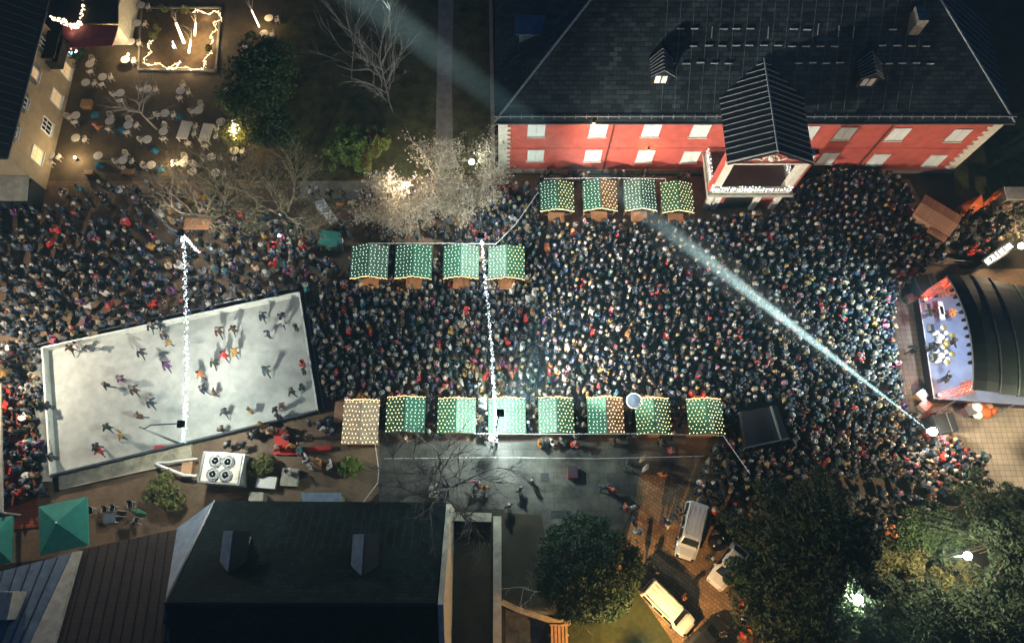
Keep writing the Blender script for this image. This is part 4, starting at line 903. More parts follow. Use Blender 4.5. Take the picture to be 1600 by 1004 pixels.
def leafy(name, label, crown, zc, rad, n, size, mat, seed, cat='bush', lobes=26, trunk_h=None, group=None, hole=None, up=.8, sq=.8, mats2=None, hollow=.35):
    """a crown of leaf clumps on short stems; rad = (rx, ry, rz)"""
    c = P(crown[0], crown[1], zc); rng = np.random.default_rng(seed); base = Vector((c.x, c.y, 0))
    t = thing(name, label, cat, base, 0, group)
    mb = MB(); cl = []
    for i in range(lobes):
        v = rng.normal(size=3); v /= np.linalg.norm(v); v[2] = abs(v[2]) * 1.0 - .25; k = rng.uniform(hollow, 1)
        q = np.array([c.x + v[0] * rad[0] * k, c.y + v[1] * rad[1] * k, max(.3, zc + v[2] * rad[2] * k)]); cl.append(q)
        mb.tube([base + Vector((0, 0, .1)), Vector((base.x * .6 + q[0] * .4, base.y * .6 + q[1] * .4, q[2] * .6)), Vector(q)], [.06, .04, .015], 4, cap=False)
    o = mb.build('stems' if trunk_h is None else 'branches', MT['bark'], t, True); o['kind'] = 'stuff'
    if trunk_h: MB().tube([base, base + Vector((0, 0, trunk_h))], [.26, .18], 8).build('trunk', MT['bark'], t, True)
    cl = np.array(cl); w_ = rng.uniform(.4, 1.6, lobes); idx = rng.choice(lobes, n, p=w_ / w_.sum()); v = rng.normal(size=(n, 3)); v /= np.linalg.norm(v, axis=1)[:, None]
    lr = min(rad) * sq * .55 * (rng.uniform(.6, 1.25, lobes))[idx]; pts = cl[idx] + v * (lr * rng.uniform(.55, 1.05, n) ** .6)[:, None]
    pts[:, 2] = np.maximum(pts[:, 2], .05)
    leaf_mesh('crown' if trunk_h else 'foliage', pts, size, MT[mat], t, rng, 1.3, up, hole)
    if mats2:
        m_, f_ = mats2; k = rng.choice(n, int(n * f_)); k = k[pts[k, 0] > c.x + rad[0] * .25]; leaf_mesh('rusty_foliage', pts[k] + [0, 0, .12], size, MT[m_], t, rng, 1.3, up)
    return t
def bare_tree(name, label, base, h, spread, seed, mat, stems=1, lean=(0, 0), tr=.18, kids_=(7, 6, 5), leaf=None, group=None, first=.35, zb=0.0, twist=.22, levelup=.35):
    b = P(base[0], base[1], zb); b.z = 0; rng = random.Random(seed); t = thing(name, label, 'tree', b, 0, group)
    trunk = MB(); limbs = MB(); tips = []
    def grow(p, d, L, r, lev):
        n = 5 if lev < 2 else 3; pts = [p]; q = p; dd = d.copy()
        for i in range(n):
            dd = (dd + Vector((rng.gauss(0, twist), rng.gauss(0, twist), rng.gauss(0, twist * .6) + .05 * (lev < 2)))).normalized(); q = q + dd * L / n; pts.append(q)
        rads = [max(.008, r * (1 - .75 * i / n)) for i in range(n + 1)]
        (trunk if lev == 0 else limbs).tube(pts, rads, 7 if lev == 0 else 4 if lev < 2 else 3, cap=lev == 0)
        if lev >= len(kids_): tips.extend(pts[1:]); return
        for k in range(kids_[lev]):
            f = first + (1 - first) * (k + rng.random() * .8) / kids_[lev] if lev == 0 else .2 + .8 * rng.random(); f = min(.999, f) * n; i = int(f); pp = pts[i].lerp(pts[i + 1], f - i)
            a = rng.uniform(0, 2 * math.pi) if lev == 0 else rng.uniform(-1, 1); base_d = (pts[min(i + 1, n)] - pts[i]).normalized()
            out = Vector((math.cos(a + k * 2.4), math.sin(a + k * 2.4), levelup)) if lev == 0 else (base_d + Vector((rng.gauss(0, .6), rng.gauss(0, .6), rng.gauss(0, .35)))).normalized()
            nd = (out * spread + base_d * (1 - spread * .6)).normalized()
            grow(pp, nd, L * rng.uniform(.45, .68), r * (.5 if lev == 0 else .55), lev + 1)
    for s_ in range(stems):
        a = s_ * 2.4 + rng.random(); d = Vector((lean[0] + (.45 * math.cos(a) if stems > 1 else 0), lean[1] + (.45 * math.sin(a) if stems > 1 else 0), 1)).normalized()
        grow(b + (Vector((.15 * math.cos(a), .15 * math.sin(a), 0)) if stems > 1 else Vector((0, 0, 0))), d, h * rng.uniform(.85, 1.05), tr, 0)
    trunk.build('trunk', MT[mat], t, True, smooth=True); o = limbs.build('crown', MT[mat], t, True); 
    if leaf:
        n, size, lm = leaf; r2 = np.random.default_rng(seed); tp = np.array([tuple(q) for q in tips]); pts = tp[r2.integers(0, len(tp), n)] + r2.normal(size=(n, 3)) * .28
        leaf_mesh('leaves', pts, size, MT[lm], t, r2, 1.2, .8)
    return t

LAMP1, LAMP2 = P(1342, 935, 8.0), P(1512, 868, 8.5)
CAMP = (0, 0, CAMH)
conifer('cedar_tree', 'huge dark cedar covering the crowd edge left of the two park lamps', (1272, 862), 5.5, 13, 8.2, 1, n=42000, size=.125, group='dark conifers at the lower right')
conifer('cedar_tree', 'dark cedar right of the bright park lamp at the right edge', (1580, 845), 5, 11, 6.2, 2, n=26000, size=.12, hole=(LAMP2, CAMP, 1.5), group='dark conifers at the lower right')
conifer('cedar_tree', 'dark cedar at the bottom edge between the two park lamps', (1450, 985), 4.5, 9, 5.2, 3, n=20000, size=.12, hole=(LAMP1, CAMP, 1.2), group='dark conifers at the lower right')
conifer('cedar_tree', 'dark cedar at the bottom edge left of the lower park lamp', (1255, 975), 5, 10, 5.4, 4, n=22000, size=.12, hole=(LAMP1, CAMP, 1.4), group='dark conifers at the lower right')
conifer('cedar_tree', 'dark cedar in the bottom right corner', (1575, 985), 5, 9, 5.6, 5, n=22000, size=.12, group='dark conifers at the lower right')
leafy('broadleaf_shrub', 'yellow green shrub lit between the two park lamps', (1410, 895), 1.4, (4.8, 3.0, 1.2), 11000, .11, 'olive_leaf', 6, lobes=34, sq=.9)
leafy('broadleaf_shrub', 'dim olive shrub below the warm park lamp', (1500, 915), 1.6, (3.4, 2.2, 1.4), 7000, .11, 'olive_leaf', 46, lobes=30, sq=.9)
leafy('broadleaf_shrub', 'dark shrub mass between the huge cedar and the warm park lamp', (1455, 835), 1.8, (3.6, 2.0, 1.5), 8000, .11, 'ivy', 47, lobes=34, sq=.9)
leafy('broadleaf_shrub', 'pale lit shrub at the right edge behind the stage crowd', (1572, 800), 1.5, (1.6, 1.5, 1.2), 1500, .12, 'olive_leaf', 16, lobes=14)
leafy('broadleaf_shrub', 'small leafy tree hanging over the parked jeep', (1162, 905), 3.2, (1.7, 2.6, 1.6), 3200, .12, 'shrub_dark', 17, lobes=18)
leafy('evergreen_tree', 'round dark evergreen tree behind the two white vans', (920, 886), 3.2, (4.3, 4.2, 3.0), 46000, .085, 'shrub_dark', 7, cat='tree', lobes=330, trunk_h=2.5, hollow=.86, sq=.36)
bare_tree('bare_shrub', 'leafless pale shrub at the lower left of the round evergreen', (868, 930), 3.4, .8, 12, 'twig_pale', stems=3, tr=.035, kids_=(6, 4))
leafy('thuja_bush', 'bright green spreading conifer bush on the lawn with a rusty patch', (558, 232), 1.7, (3.6, 3.2, 1.5), 12000, .15, 'thuja', 8, lobes=60, sq=.6, mats2=('rust_leaf', .22), hollow=.4)
leafy('bush', 'olive green bush below the rink beside the chairs', (256, 770), 1.0, (2.1, 1.7, 1.0), 5200, .10, 'bush', 9, lobes=34)
leafy('bush', 'clipped green bush right of the cooling unit', (408, 725), .9, (1.5, 1.0, .8), 3200, .09, 'bush', 10, lobes=24)
leafy('bush', 'round green bush below the beige stall', (549, 726), .9, (1.25, 1.2, .8), 3200, .09, 'thuja', 11, lobes=22)
leafy('ivy_tree', 'tall dark ivy covered tree at the right end of the cafe courtyard', (408, 125), 4.5, (3.6, 4.6, 3.6), 12000, .16, 'ivy', 12, cat='tree', lobes=44, trunk_h=5, hollow=.4)
leafy('hedge_tree', 'tall green shrub between the courtyard and the lawn', (432, 205), 2.6, (1.9, 3.0, 2.2), 6500, .14, 'ivy', 13, cat='tree', lobes=30, trunk_h=2)
bare_tree('bare_tree', 'dark leafless tree with long spreading limbs behind the lower stalls', (700, 762), 7.5, .85, 20, 'twig_dark', stems=6, tr=.12, kids_=(6, 6, 4), first=.25)
bare_tree('birch_tree', 'taller pale leafless birch on the dark lawn', (614, 176), 10, .5, 21, 'birch_bark', tr=.11, kids_=(17, 5, 3), first=.15, twist=.05, lean=(-.02, .0))
bare_tree('birch_tree', 'slimmer leafless birch left of the tallest birch', (549, 128), 11, .6, 22, 'birch_bark', tr=.07, kids_=(8, 4, 2), first=.15, twist=.07, lean=(-.02, .05))
bare_tree('lit_tree', 'tree with pale dry crown lit warm white above the middle stalls', (668, 326), 5.2, 1.0, 23, 'twig_pale', stems=3, tr=.14, kids_=(7, 7, 5), leaf=(9000, .085, 'dry_leaf'), first=.2)
bare_tree('lit_tree', 'second pale dry tree between the lit tree and the palace corner', (735, 330), 4.8, .95, 24, 'twig_pale', stems=2, tr=.13, kids_=(7, 7, 4), leaf=(5000, .085, 'dry_leaf'), first=.2)
bare_tree('lit_tree', 'low pale dry shrub tree just above the second middle stall', (620, 352), 3.2, .9, 25, 'twig_pale', stems=4, tr=.06, kids_=(6, 5, 3), leaf=(3500, .08, 'dry_leaf'), first=.2)
bare_tree('bare_tree', 'leafless brown tree with pale limbs at the top of the left light strand', (350, 338), 7, .9, 26, 'bark_mid', stems=4, tr=.12, kids_=(7, 7, 5), first=.2, leaf=(900, .09, 'olive_leaf'))
bare_tree('bare_tree', 'leafless mossy tree left of the pale concrete walk', (446, 340), 7.5, .85, 27, 'bark_mid', stems=3, tr=.12, kids_=(7, 7, 5), first=.2, leaf=(1800, .09, 'olive_leaf'))
bare_tree('bare_tree', 'small leafless tree among the cafe tables', (245, 202), 5, .9, 28, 'bark_pale', tr=.13, kids_=(8, 5, 3), first=.5)
bare_tree('bare_tree', 'leafless shrub lit gold near the letter sign at the right edge', (1580, 362), 3, .9, 29, 'twig_pale', stems=3, tr=.06, kids_=(6, 5, 3), leaf=(700, .09, 'olive_leaf'))
bare_tree('bare_tree', 'bare shrub at the palace corner by the white garden lamp', (775, 270), 3, .8, 30, 'twig_pale', stems=3, tr=.05, kids_=(6, 5))

# ------------------------------------------------------------------ small lamps
def globe(label, u, v, z, watts, col, r=.22, mat='lamp_white', name='garden_lamp', post=True, off=.6):
    h = P(u, v, z); t = thing(name, label, 'lamp', (h.x, h.y, 0))
    if post: MB().lathe((h.x, h.y, 0), [(.12, 0), (.09, .3), (.05, .5), (.045, z - r)], 8).build('post', MT['pole'], t, True)
    MB().ball(h, r, 12, 8).build('globe', MT[mat], t, True)
    if post: MB().lathe((h.x, h.y, z - r - .05), [(.1, 0), (.13, .06)], 8).build('collar', MT['dark'], t, True)
    lamp('globe_light', 'POINT', (h.x, h.y, z + (r + off if off > 0 else off)), watts, col, t, .15)
    return t
globe('white park lamp in the trees, the lower left one of the pair', 1342, 935, 8.0, 3600, (.97, 1, .78), .3, off=-1.2)
globe('warm park lamp in the trees near the right edge', 1512, 868, 8.5, 3600, (1, .86, .6), .3, 'lamp_white', off=-1.2)
globe('white garden lamp beside the left corner of the palace', 737, 253, 3.6, 420, (.85, 1, .96), .26)
globe('warm white lamp inside the pale lit tree', 632, 288, 4.6, 1200, (1, .88, .70), .14)
globe('small warm ground lantern beside the cafe house', 117, 246, .5, 360, (1, .75, .4), .12, 'lamp_warm')
globe('little lantern on the table below the planted bed', 200.5, 85, 1.0, 360, (1, .78, .45), .1, 'lamp_warm', post=False)
globe('small warm lantern among the lower cafe tables', 269, 258, .6, 360, (1, .75, .4), .1, 'lamp_warm')
globe('pale round lamp head beside the street lamp behind the lower stalls', 768, 685, 4.2, 260, (.9, 1, .95), .34, 'concrete')
# orange glow low lamp at the bottom edge over the parking bay (lit lamp just below the lawn)
globe('low warm lamp post by the lawn at the lower edge of the parking bay', 1010, 1016, 4.6, 6000, (1, .58, .22), .2, 'lamp_warm')
globe('backstage warm lamp cluster right of the letter sign', 1596, 384, 3.6, 1500, (1, .74, .46), .3, 'lamp_warm')
globe('warm lamp above the side crowd at the right edge of the stage paving', 1690, 690, 6.0, 3600, (1, .83, .56), .2, 'lamp_warm')
globe('warm lamp at the left edge of the market square', -45, 540, 7.5, 7000, (1, .86, .68), .2, 'lamp_warm')
globe('cool lamp among the group under the mossy tree', 436, 368, 2.6, 300, (.85, 1, 1), .12)

# ------------------------------------------------------------------ courtyard planted bed and wrapped lights
bed = thing('planted_bed', 'square earth bed with wrapped light trunks and a garland around it', 'flower bed', P(283, 62))
cs = [P(222, 14), P(345, 14), P(338, 112), P(217, 110)]
mb = MB()
for i in range(4): a, b = cs[i], cs[(i + 1) % 4]; mb.beam((a.x, a.y, .12), (b.x, b.y, .12), .22, .24)
mb.build('kerb', MT['stone'], bed, True); MB().prism([(p.x, p.y) for p in cs], .03, .1).build('earth', M('bed_earth', (.075, .048, .026), .95, .4, 2, .5), bed, True)
gl = thing('light_garland', 'warm looping light garland round the planted bed', 'string lights', P(225, 100))
pts = []; rr = random.Random(5)
gp = [(240, 64), (232, 72), (238, 84), (228, 92), (226, 100), (238, 104), (248, 98), (262, 108), (272, 104), (282, 98), (276, 110), (262, 106), (292, 106), (304, 109), (318, 108), (322, 98), (318, 92), (330, 82), (326, 74), (334, 66), (330, 56), (338, 46), (334, 38), (346, 30), (342, 20), (334, 17), (326, 22), (316, 20), (308, 16), (300, 20)]
for u, v in gp: p = P(u, v, .45); pts.append(p + Vector((0, 0, rr.uniform(-.1, .25))))
MB().tube(pts, .012, 5).build('cord', MT['bulb_warm'], gl, True)
mb = MB()
for i in range(len(pts) - 1):
    for k in range(7): q = pts[i].lerp(pts[i + 1], rr.random()); mb.octa(q + Vector((rr.gauss(0, .09), rr.gauss(0, .09), rr.gauss(0, .06))), .045)
o = mb.build('bulbs', MT['led_warm'], gl, True); o['kind'] = 'stuff'
for u, v in ((235, 95), (290, 100), (330, 60), (320, 22)): lamp('garland_glow', 'POINT', P(u, v, .9), 110, (1, .76, .44), gl, .2)
for lb, a, b, rd in (('thick light wrapped trunk with bare branches in the planted bed', P(287, 66, .2), P(275, 36, 2.4), .17), ('light wrapped trunk at the right of the planted bed', P(304, 55, .2), P(306, 36, 1.6), .13), ('light wrapped trunk at the bottom of the planted bed', P(295, 82, .2), P(298, 63, 1.6), .13), ('light wrapped trunk beside the hedge at the top of the picture', P(404, 40, .2), P(393, 16, 1.8), .10)):
    t = thing('wrapped_trunk', lb, 'light tree', (a.x, a.y, 0)); MB().tube([Vector((a.x, a.y, 0)), a, b], [rd, rd, rd * .7], 8).build('light_wrap', MT['led_warm'], t, True)
    rr = random.Random(int(a.x * 10)); mb = MB()
    for k in range(6 if rd > .15 else 3): mb.tube([b, b + Vector((rr.uniform(-.5, .3), rr.uniform(.3, .9), rr.uniform(.3, .8))), b + Vector((rr.uniform(-1.4, .5), rr.uniform(.8, 1.8), rr.uniform(.6, 1.3)))], [.05, .035, .012], 4)
    mb.build('branches', MT['twig_pale'], t, True); m_ = a.lerp(b, .5); lamp('trunk_glow', 'POINT', m_ + Vector((.7, -.5, .4)), 300 if rd > .11 else 140, (1, .72, .36), t, .3)
t = thing('light_deer', 'small white lit figure inside the planted bed', 'light figure', P(272, 73)); q = P(272, 73, .4)
MB().ball((q.x, q.y, .5), .2, 8, 5, .8).tube([(q.x, q.y + .1, .6), (q.x, q.y + .3, .9)], .08, 6).build('body', MT['led'], t, True); mb = MB()
for dx in (-.12, .12): mb.tube([(q.x + dx, q.y, 0), (q.x + dx, q.y, .4)], .03, 5)
mb.build('legs', MT['led'], t, True)
for lb, u, v, r in (('clipped ball bush at the top left of the planted bed', 258, 14, .55), ('clipped ball bush left of the thick lit trunk', 245, 45, .45), ('clipped ball bush at the left kerb of the planted bed', 240, 56, .5), ('clipped ball bush at the top kerb of the planted bed', 290, 16, .5), ('clipped ball bush on the right kerb of the planted bed', 326, 76, .4)):
    leafy('ball_bush', lb, (u, v), .6, (r, r, r), 700, .09, 'bush', int(u), lobes=12)
leafy('hedge', 'lit narrow hedge with gold garland at the top of the cafe path', (166, 12), .8, (.7, 2.2, .7), 1500, .1, 'bush', 77, lobes=20)
t = thing('light_garland', 'gold garland on the narrow hedge by the annex', 'string lights', P(168, 10)); pts = [P(176, -6, 1.4), P(170, 3, 1.6), P(166, 10, 1.5), P(171, 14, 1.6), P(168, 22, 1.4)]
MB().tube(pts, .05, 5).build('cord', MT['bulb_gold'], t, True); lamp('garland_glow', 'POINT', P(168, 10, 2.4), 70, (1, .72, .25), t, .2)
t = thing('colour_light_bush', 'dark shrub with coloured bulbs at the corner of the cafe house', 'light bush', P(118, 78)); rr = random.Random(9)
rng = np.random.default_rng(3); q = P(118, 76, 1.0); leaf_mesh('foliage', np.array(q) + rng.normal(size=(1500, 3)) * [.5, .75, .45], .09, MT['shrub_dark'], t, rng)
for k in range(22):
    p = q + Vector((rr.uniform(-.9, .9), rr.uniform(-1.2, 1.2), rr.uniform(.5, 1.1))); MB().ball(p, .075, 6, 4).build('bulb', MT[('led_blue', 'led', 'led_red', 'led_green', 'bulb_warm', 'led_blue')[k % 6]], t, True)
t = thing('lit_bush', 'bright gold lit bush right of the long cafe tables', 'light bush', P(368, 205)); q = P(368, 206, .9)
leaf_mesh('foliage', np.array(q) + rng.normal(size=(1500, 3)) * [.7, .8, .4], .1, MT['bush'], t, rng); mb = MB()
for k in range(70): mb.octa(P(365 + rr.gauss(0, 3), 203 + rr.gauss(0, 6), 1.2 + rr.uniform(0, .5)), .075)
o = mb.build('bulbs', MT['led_warm'], t, True); o['kind'] = 'stuff'; lamp('bush_glow', 'POINT', P(366, 206, 2.2), 260, (1, .74, .3), t, .2)

# ------------------------------------------------------------------ cafe tables and chairs
def make_table():
    t = thing('cafe_table', 'x', 'table'); MB().lathe((0, 0, .71), [(.47, 0), (.49, .015), (.49, .03), (.46, .04)], 20).build('tabletop', MT['furniture'], t)
    MB().lathe((0, 0, 0), [(.05, .04), (.035, .2), (.035, .72)], 8).build('pedestal', MT['pole'], t)
    MB().lathe((0, 0, 0), [(.26, 0), (.24, .03), (.05, .05)], 12).build('foot', MT['pole'], t); return t
def make_chair():
    t = thing('cafe_chair', 'x', 'chair'); MB().lathe((0, 0, .43), [(.2, 0), (.23, .015), (.2, .03)], 12).build('seat', MT['furniture'], t)
    for x in (-.17, .17):
        MB().tube([(x, -.16, 0), (x * .9, -.14, .44)], .018, 5).build('leg', MT['furniture'], t); MB().tube([(x * 1.1, .22, 0), (x * .95, .17, .44)], .018, 5).build('leg', MT['furniture'], t)
    mb = MB(); pts = [(-.2, .17, .44), (-.22, .23, .75), (-.12, .28, .9), (.12, .28, .9), (.22, .23, .75), (.2, .17, .44)]; mb.tube(pts, .02, 5)
    for k in (-.1, 0, .1): mb.tube([(k, .2, .45), (k, .27, .88)], .012, 4)
    mb.tube([(-.22, .2, .62), (-.27, -.08, .64), (-.22, -.12, .44)], .016, 4); mb.tube([(.22, .2, .62), (.27, -.08, .64), (.22, -.12, .44)], .016, 4)
    mb.build('backrest', MT['furniture'], t); return t
TAB = [(220, 8, 'at the very top of the cafe path', 'we'), (213.6, 36, 'upper left of the planted bed', 'e'), (204, 65, 'halfway down the left kerb of the planted bed', 'e'), (195.5, 93, 'at the lower left corner of the planted bed', 'e'),
       (140, 100, 'beside the coloured light bush', 'ns'), (133.6, 128.7, 'under the window near the coloured light bush', 'e'), (118, 180, 'against the cafe house wall by the crate', 'sw'), (187.7, 145, 'alone below the planted bed path', 'ws'),
       (230, 138.5, 'just below the kerb of the planted bed', 'we'), (281.7, 141.6, 'below the right half of the planted bed', 'nse'), (355, 142, 'at the foot of the ivy tree', 'es'), (257.6, 176.6, 'right of the small bare tree crown', 'we'),
       (171, 189, 'left of the small bare tree', 'ns'), (200, 195, 'below left of the small bare tree', 'nse'), (230, 217.5, 'below the small bare tree trunk', 'w'), (153, 243, 'right of the ground lantern', ''), (191.6, 250, 'in the lowest courtyard row by the yellow crate', 'wnse'),
       (236, 257.5, 'beside the lowest lantern', 'w'), (287, 254, 'right of the lowest lantern under twigs', 'wne'), (336.6, 269.7, 'near the bare tree at the courtyard edge', 'e'), (366, 235, 'below the gold lit bush', 'se'), (412.5, 52, 'beside the small wrapped trunk', 'e'),
       (411, 88, 'below the small wrapped trunk in the ivy shade', 'e'), (381.6, 76, 'inside the ivy shade right of the garland', 's'), (78, 242, 'by the lowest lit window of the cafe house', 'se'), (345, 190, 'at the head of the right long table', ''), (420, 28, 'at the top edge beside the hedge', 'e'), (160, 120, 'in the open middle of the cafe path', 'es'), (310, 172, 'above the right long table', 'wn'), (255, 205, 'left of the long tables', 'ns'), (330, 245, 'below the long tables toward the bare tree', 'we'), (300, 268, 'at the lower rim of the courtyard under twigs', 'n'), (118, 215, 'against the house wall above the lantern', 'e')]
tb0, chr0 = make_table(), make_chair(); tbk, chk = kids(tb0), kids(chr0); u1 = u2 = True
DV = {'n': (0, .75, 'north'), 's': (0, -.75, 'south'), 'e': (.75, 0, 'east'), 'w': (-.75, 0, 'west')}; rr = random.Random(6)
CN = [0]
def put_chair(x, y, rz, label):
    c = chr0 if CN[0] == 0 else copy_tree(chr0, None, chk); CN[0] += 1
    c.location = (x, y, 0); c.rotation_euler = (0, 0, rz); c.scale = (1.2, 1.2, 1.1); c['label'] = label; c['group'] = 'pale cafe chairs in the courtyard'; return c
for i, (u, v, ph, cs_) in enumerate(TAB):
    q = P(u, v, .75); t = tb0 if i == 0 else copy_tree(tb0, None, tbk); t.location = (q.x, q.y, 0); t['label'] = 'round pale cafe table ' + ph; t['group'] = 'round cafe tables in the courtyard'
    for k in cs_:
        dx, dy, nm = DV[k]; put_chair(q.x + dx + rr.uniform(-.1, .1), q.y + dy + rr.uniform(-.1, .1), math.atan2(dy, dx) - math.pi / 2 + rr.uniform(-.5, .5), f'pale cafe chair {nm} of the table {ph}')
for u, v, lb in ((288, 203, 'left'), (322, 207, 'right')):
    q = P(u, v, .78); t = thing('long_table', f'long pale cafe table, the {lb} one of the pair', 'table', (q.x, q.y, 0), R(-8)); MB().box(0, 0, .76, 1.2, 2.2, .06).build('tabletop', MT['furniture'], t, bevel=.01)
    for sx in (-.5, .5):
        for sy in (-1, 1): MB().box(sx, sy, .36, .08, .08, .72).build('leg', MT['furniture'], t)
    for k, (dx, dy, rz, nm) in enumerate(((.95, .6, -1.57, 'upper right side'), (.95, -.3, -1.57, 'lower right side'), (.5 if lb == 'left' else .0, -1.45, 3.14, 'south end'))): put_chair(q.x + dx, q.y + dy, rz, f'pale chair at the {nm} of the {lb} long table')
for lb, u, v, sx, sy, mt in (('pale slatted crate beside the cafe house wall', 134, 161, 1.1, 1.0, 'wood_light'), ('yellow crate in the row above the courtyard crowd', 138, 269, .9, .5, 'counter'), ('pale long box under the lowest cafe table', 199, 268, 1.3, .6, 'wood_light'), ('pale bench box at the right end of the courtyard edge', 376, 285, 1.2, .6, 'wood_light'), ('orange lit box beside the bare tree trunk', 302, 308, 1.2, 1.3, 'counter')):
    q = P(u, v, .5); t = thing('crate', lb, 'crate', (q.x, q.y, 0)); mb = MB()
    for k in range(5): mb.box(0, -sy / 2 + sy * (k + .5) / 5, .5, sx, sy / 5 * .8, .05)
    mb.build('slats', MT[mt], t); MB().box(0, 0, .23, sx * .94, sy * .94, .46).build('body', MT['wood'], t)
for k, (u, v) in enumerate(((146, 176), (240, 232), (247, 262), (280, 180), (188, 200), (152, 256))):
    q = P(u, v, .5); t = thing('blue_blanket', ('blue blanket over a chair right of the house wall table', 'blue blanket over a chair below the small bare tree', 'blue blanket over a chair beside the lowest lantern', 'blue blanket over a chair left of the long tables', 'blue blanket over a chair left of the small bare tree', 'blue blanket on the ground right of the ground lantern')[k], 'blanket', (q.x, q.y, 0), k)
    MB().add([(-.35, -.45, .12), (.35, -.4, .1), (.4, .45, .1), (-.35, .4, .14), (-.2, -.2, .5), (.22, -.2, .46), (.2, .22, .5), (-.2, .2, .44)], [(0, 1, 5, 4), (1, 2, 6, 5), (2, 3, 7, 6), (3, 0, 4, 7), (4, 5, 6, 7)]).build('cloth', MT['blanket'], t, smooth=True)

# ------------------------------------------------------------------ cooling unit, parasols and bits south of the rink
cu = P(346, 731, 2.3); t = thing('cooling_unit', 'big pale cooling unit with four round fans on its top below the rink', 'cooling unit', (cu.x, cu.y, 0), R(-4))
MB().box(0, 0, 1.15, 3.7, 2.7, 2.2).build('cabinet', MT['tarp'], t, bevel=.05); MB().box(0, 0, 2.28, 3.25, 2.4, .06).build('top_panel', MT['cream'], t)
for s_ in (-1, 1): MB().box(0, s_ * 1.3, 2.3, 3.7, .12, .12).build('edge_rail', MT['metal'], t); MB().box(s_ * 1.8, 0, 2.3, .12, 2.5, .12).build('edge_rail', MT['metal'], t)
for sx in (-.62, .5):
    for sy in (-.58, .58):
        f = MB().lathe((sx, sy, 2.32), [(.56, 0), (.57, .12), (.53, .13), (.52, .03)], 24).build('fan_guard', MT['fan_grey'], t); mb = MB()
        for k in range(9):
            a = k * 2 * math.pi / 9; mb.slab([(sx + .1 * math.cos(a), sy + .1 * math.sin(a), 2.38), (sx + .44 * math.cos(a), sy + .44 * math.sin(a), 2.37), (sx + .44 * math.cos(a + .5), sy + .44 * math.sin(a + .5), 2.42), (sx + .1 * math.cos(a + .6), sy + .1 * math.sin(a + .6), 2.42)], .015)
        o = mb.build('fan_blades', MT['fan_grey'], t); o.parent = f; o = MB().lathe((sx, sy, 2.38), [(.11, 0), (.1, .08), (.02, .1)], 10).build('fan_hub', MT['fan_grey'], t); o.parent = f
        mb = MB()
        for k in range(3): mb.lathe((sx, sy, 2.455), [(.14 + k * .12, 0), (.165 + k * .12, 0), (.165 + k * .12, .012), (.14 + k * .12, .012)], 20)
        o = mb.build('guard_ring', MT['fan_grey'], t); o.parent = f; o['kind'] = 'stuff'
        o = MB().lathe((sx, sy, 2.435), [(.52, 0), (.52, .008), (.06, .014)], 24).build('guard_mesh', MT['fan_mesh'], t); o.parent = f
t = thing('supply_pipe', 'pale bent pipe from the cooling unit back to the rink ledge', 'pipe', P(255, 738))
MB().tube([P(308, 743, .9), P(288, 742, .9), P(270, 735, .9), P(252, 728, .9), P(244, 724, .5)], .13, 8).build('pipe', MT['white'], t, True); MB().tube([P(308, 716, .9), P(280, 719, .9), P(262, 722, .9), P(246, 722, .5)], .09, 8).build('pipe', MT['white'], t, True)
for lb, u, v, sx, sy, sz, rz, mt, tr in (('orange crate beside the pipe bend', 292, 731, .9, 1.3, .6, 0, 'wood_light', 'counter'), ('open wooden crate full of white bottles below the clipped bush', 416, 753, 1.7, 1.0, .7, -.08, 'wood_light', 'white'), ('grey pallet with flowers and bags below the rink', 453, 745, 1.5, 1.5, .5, -.06, 'tarp', 'concrete'), ('white tank behind the black hall eave', 400, 776, 1.2, .8, 1.2, 0, 'tarp', 'concrete'), ('pale stone block beside the dark bare tree', 677, 765, .7, 1.2, .8, 0, 'stone', 'concrete'), ('red framed crate table on the grey lane', 895, 737, .85, 1.0, .8, 0, 'red', 'stage_side')):
    box_thing('crate', lb, 'crate', u, v, sx, sy, sz, rz, mt, tr)
for lb, u, v, sx, sy in (('dark square drain cover on the grey lane', 851, 746, .8, .85), ('long dark grate at the top of the round evergreen', 876, 803, 2.0, .7)):
    q = P(u, v, 0); t = thing('drain_cover', lb, 'drain cover', (q.x, q.y, 0)); MB().box(0, 0, .03, sx, sy, .03).build('frame', MT['pole'], t); mb = MB()
    for k in range(6): mb.box(0, -sy / 2 + sy * (k + .5) / 6, .05, sx * .9, sy / 14, .02)
    mb.build('grate', MT['dark'], t)
for lb, c4, apx in (('large teal square parasol in the lower left corner', ((60, 791), (136, 775), (138, 851), (62, 867)), (88, 816)), ('teal square parasol cut by the left edge', ((-46, 815), (20, 805), (18, 878), (-46, 890)), (-16, 845))):
    c4 = [P(u, v, 2.3) for u, v in c4]; ap = P(*apx, 3.0); t = thing('parasol', lb, 'parasol', (ap.x, ap.y, 0))
    MB().add(c4 + [ap] + [p - Vector((0, 0, .18)) for p in c4], [((i + 1) % 4, i, 4) for i in range(4)] + [(i, (i + 1) % 4, 5 + (i + 1) % 4, 5 + i) for i in range(4)]).build('canopy', MT['teal'], t, True)
    MB().tube([(ap.x, ap.y, 0), (ap.x, ap.y, 2.95)], .04, 8).build('pole', MT['pole'], t, True); MB().ball(ap + Vector((0, 0, .06)), .09, 8, 5).build('finial', MT['white'], t, True); mb = MB()
    for p in c4: mb.beam(ap - Vector((0, 0, .08)), p - Vector((0, 0, .06)), .03)
    o = mb.build('rib', MT['pole'], t, True); o['kind'] = 'stuff'
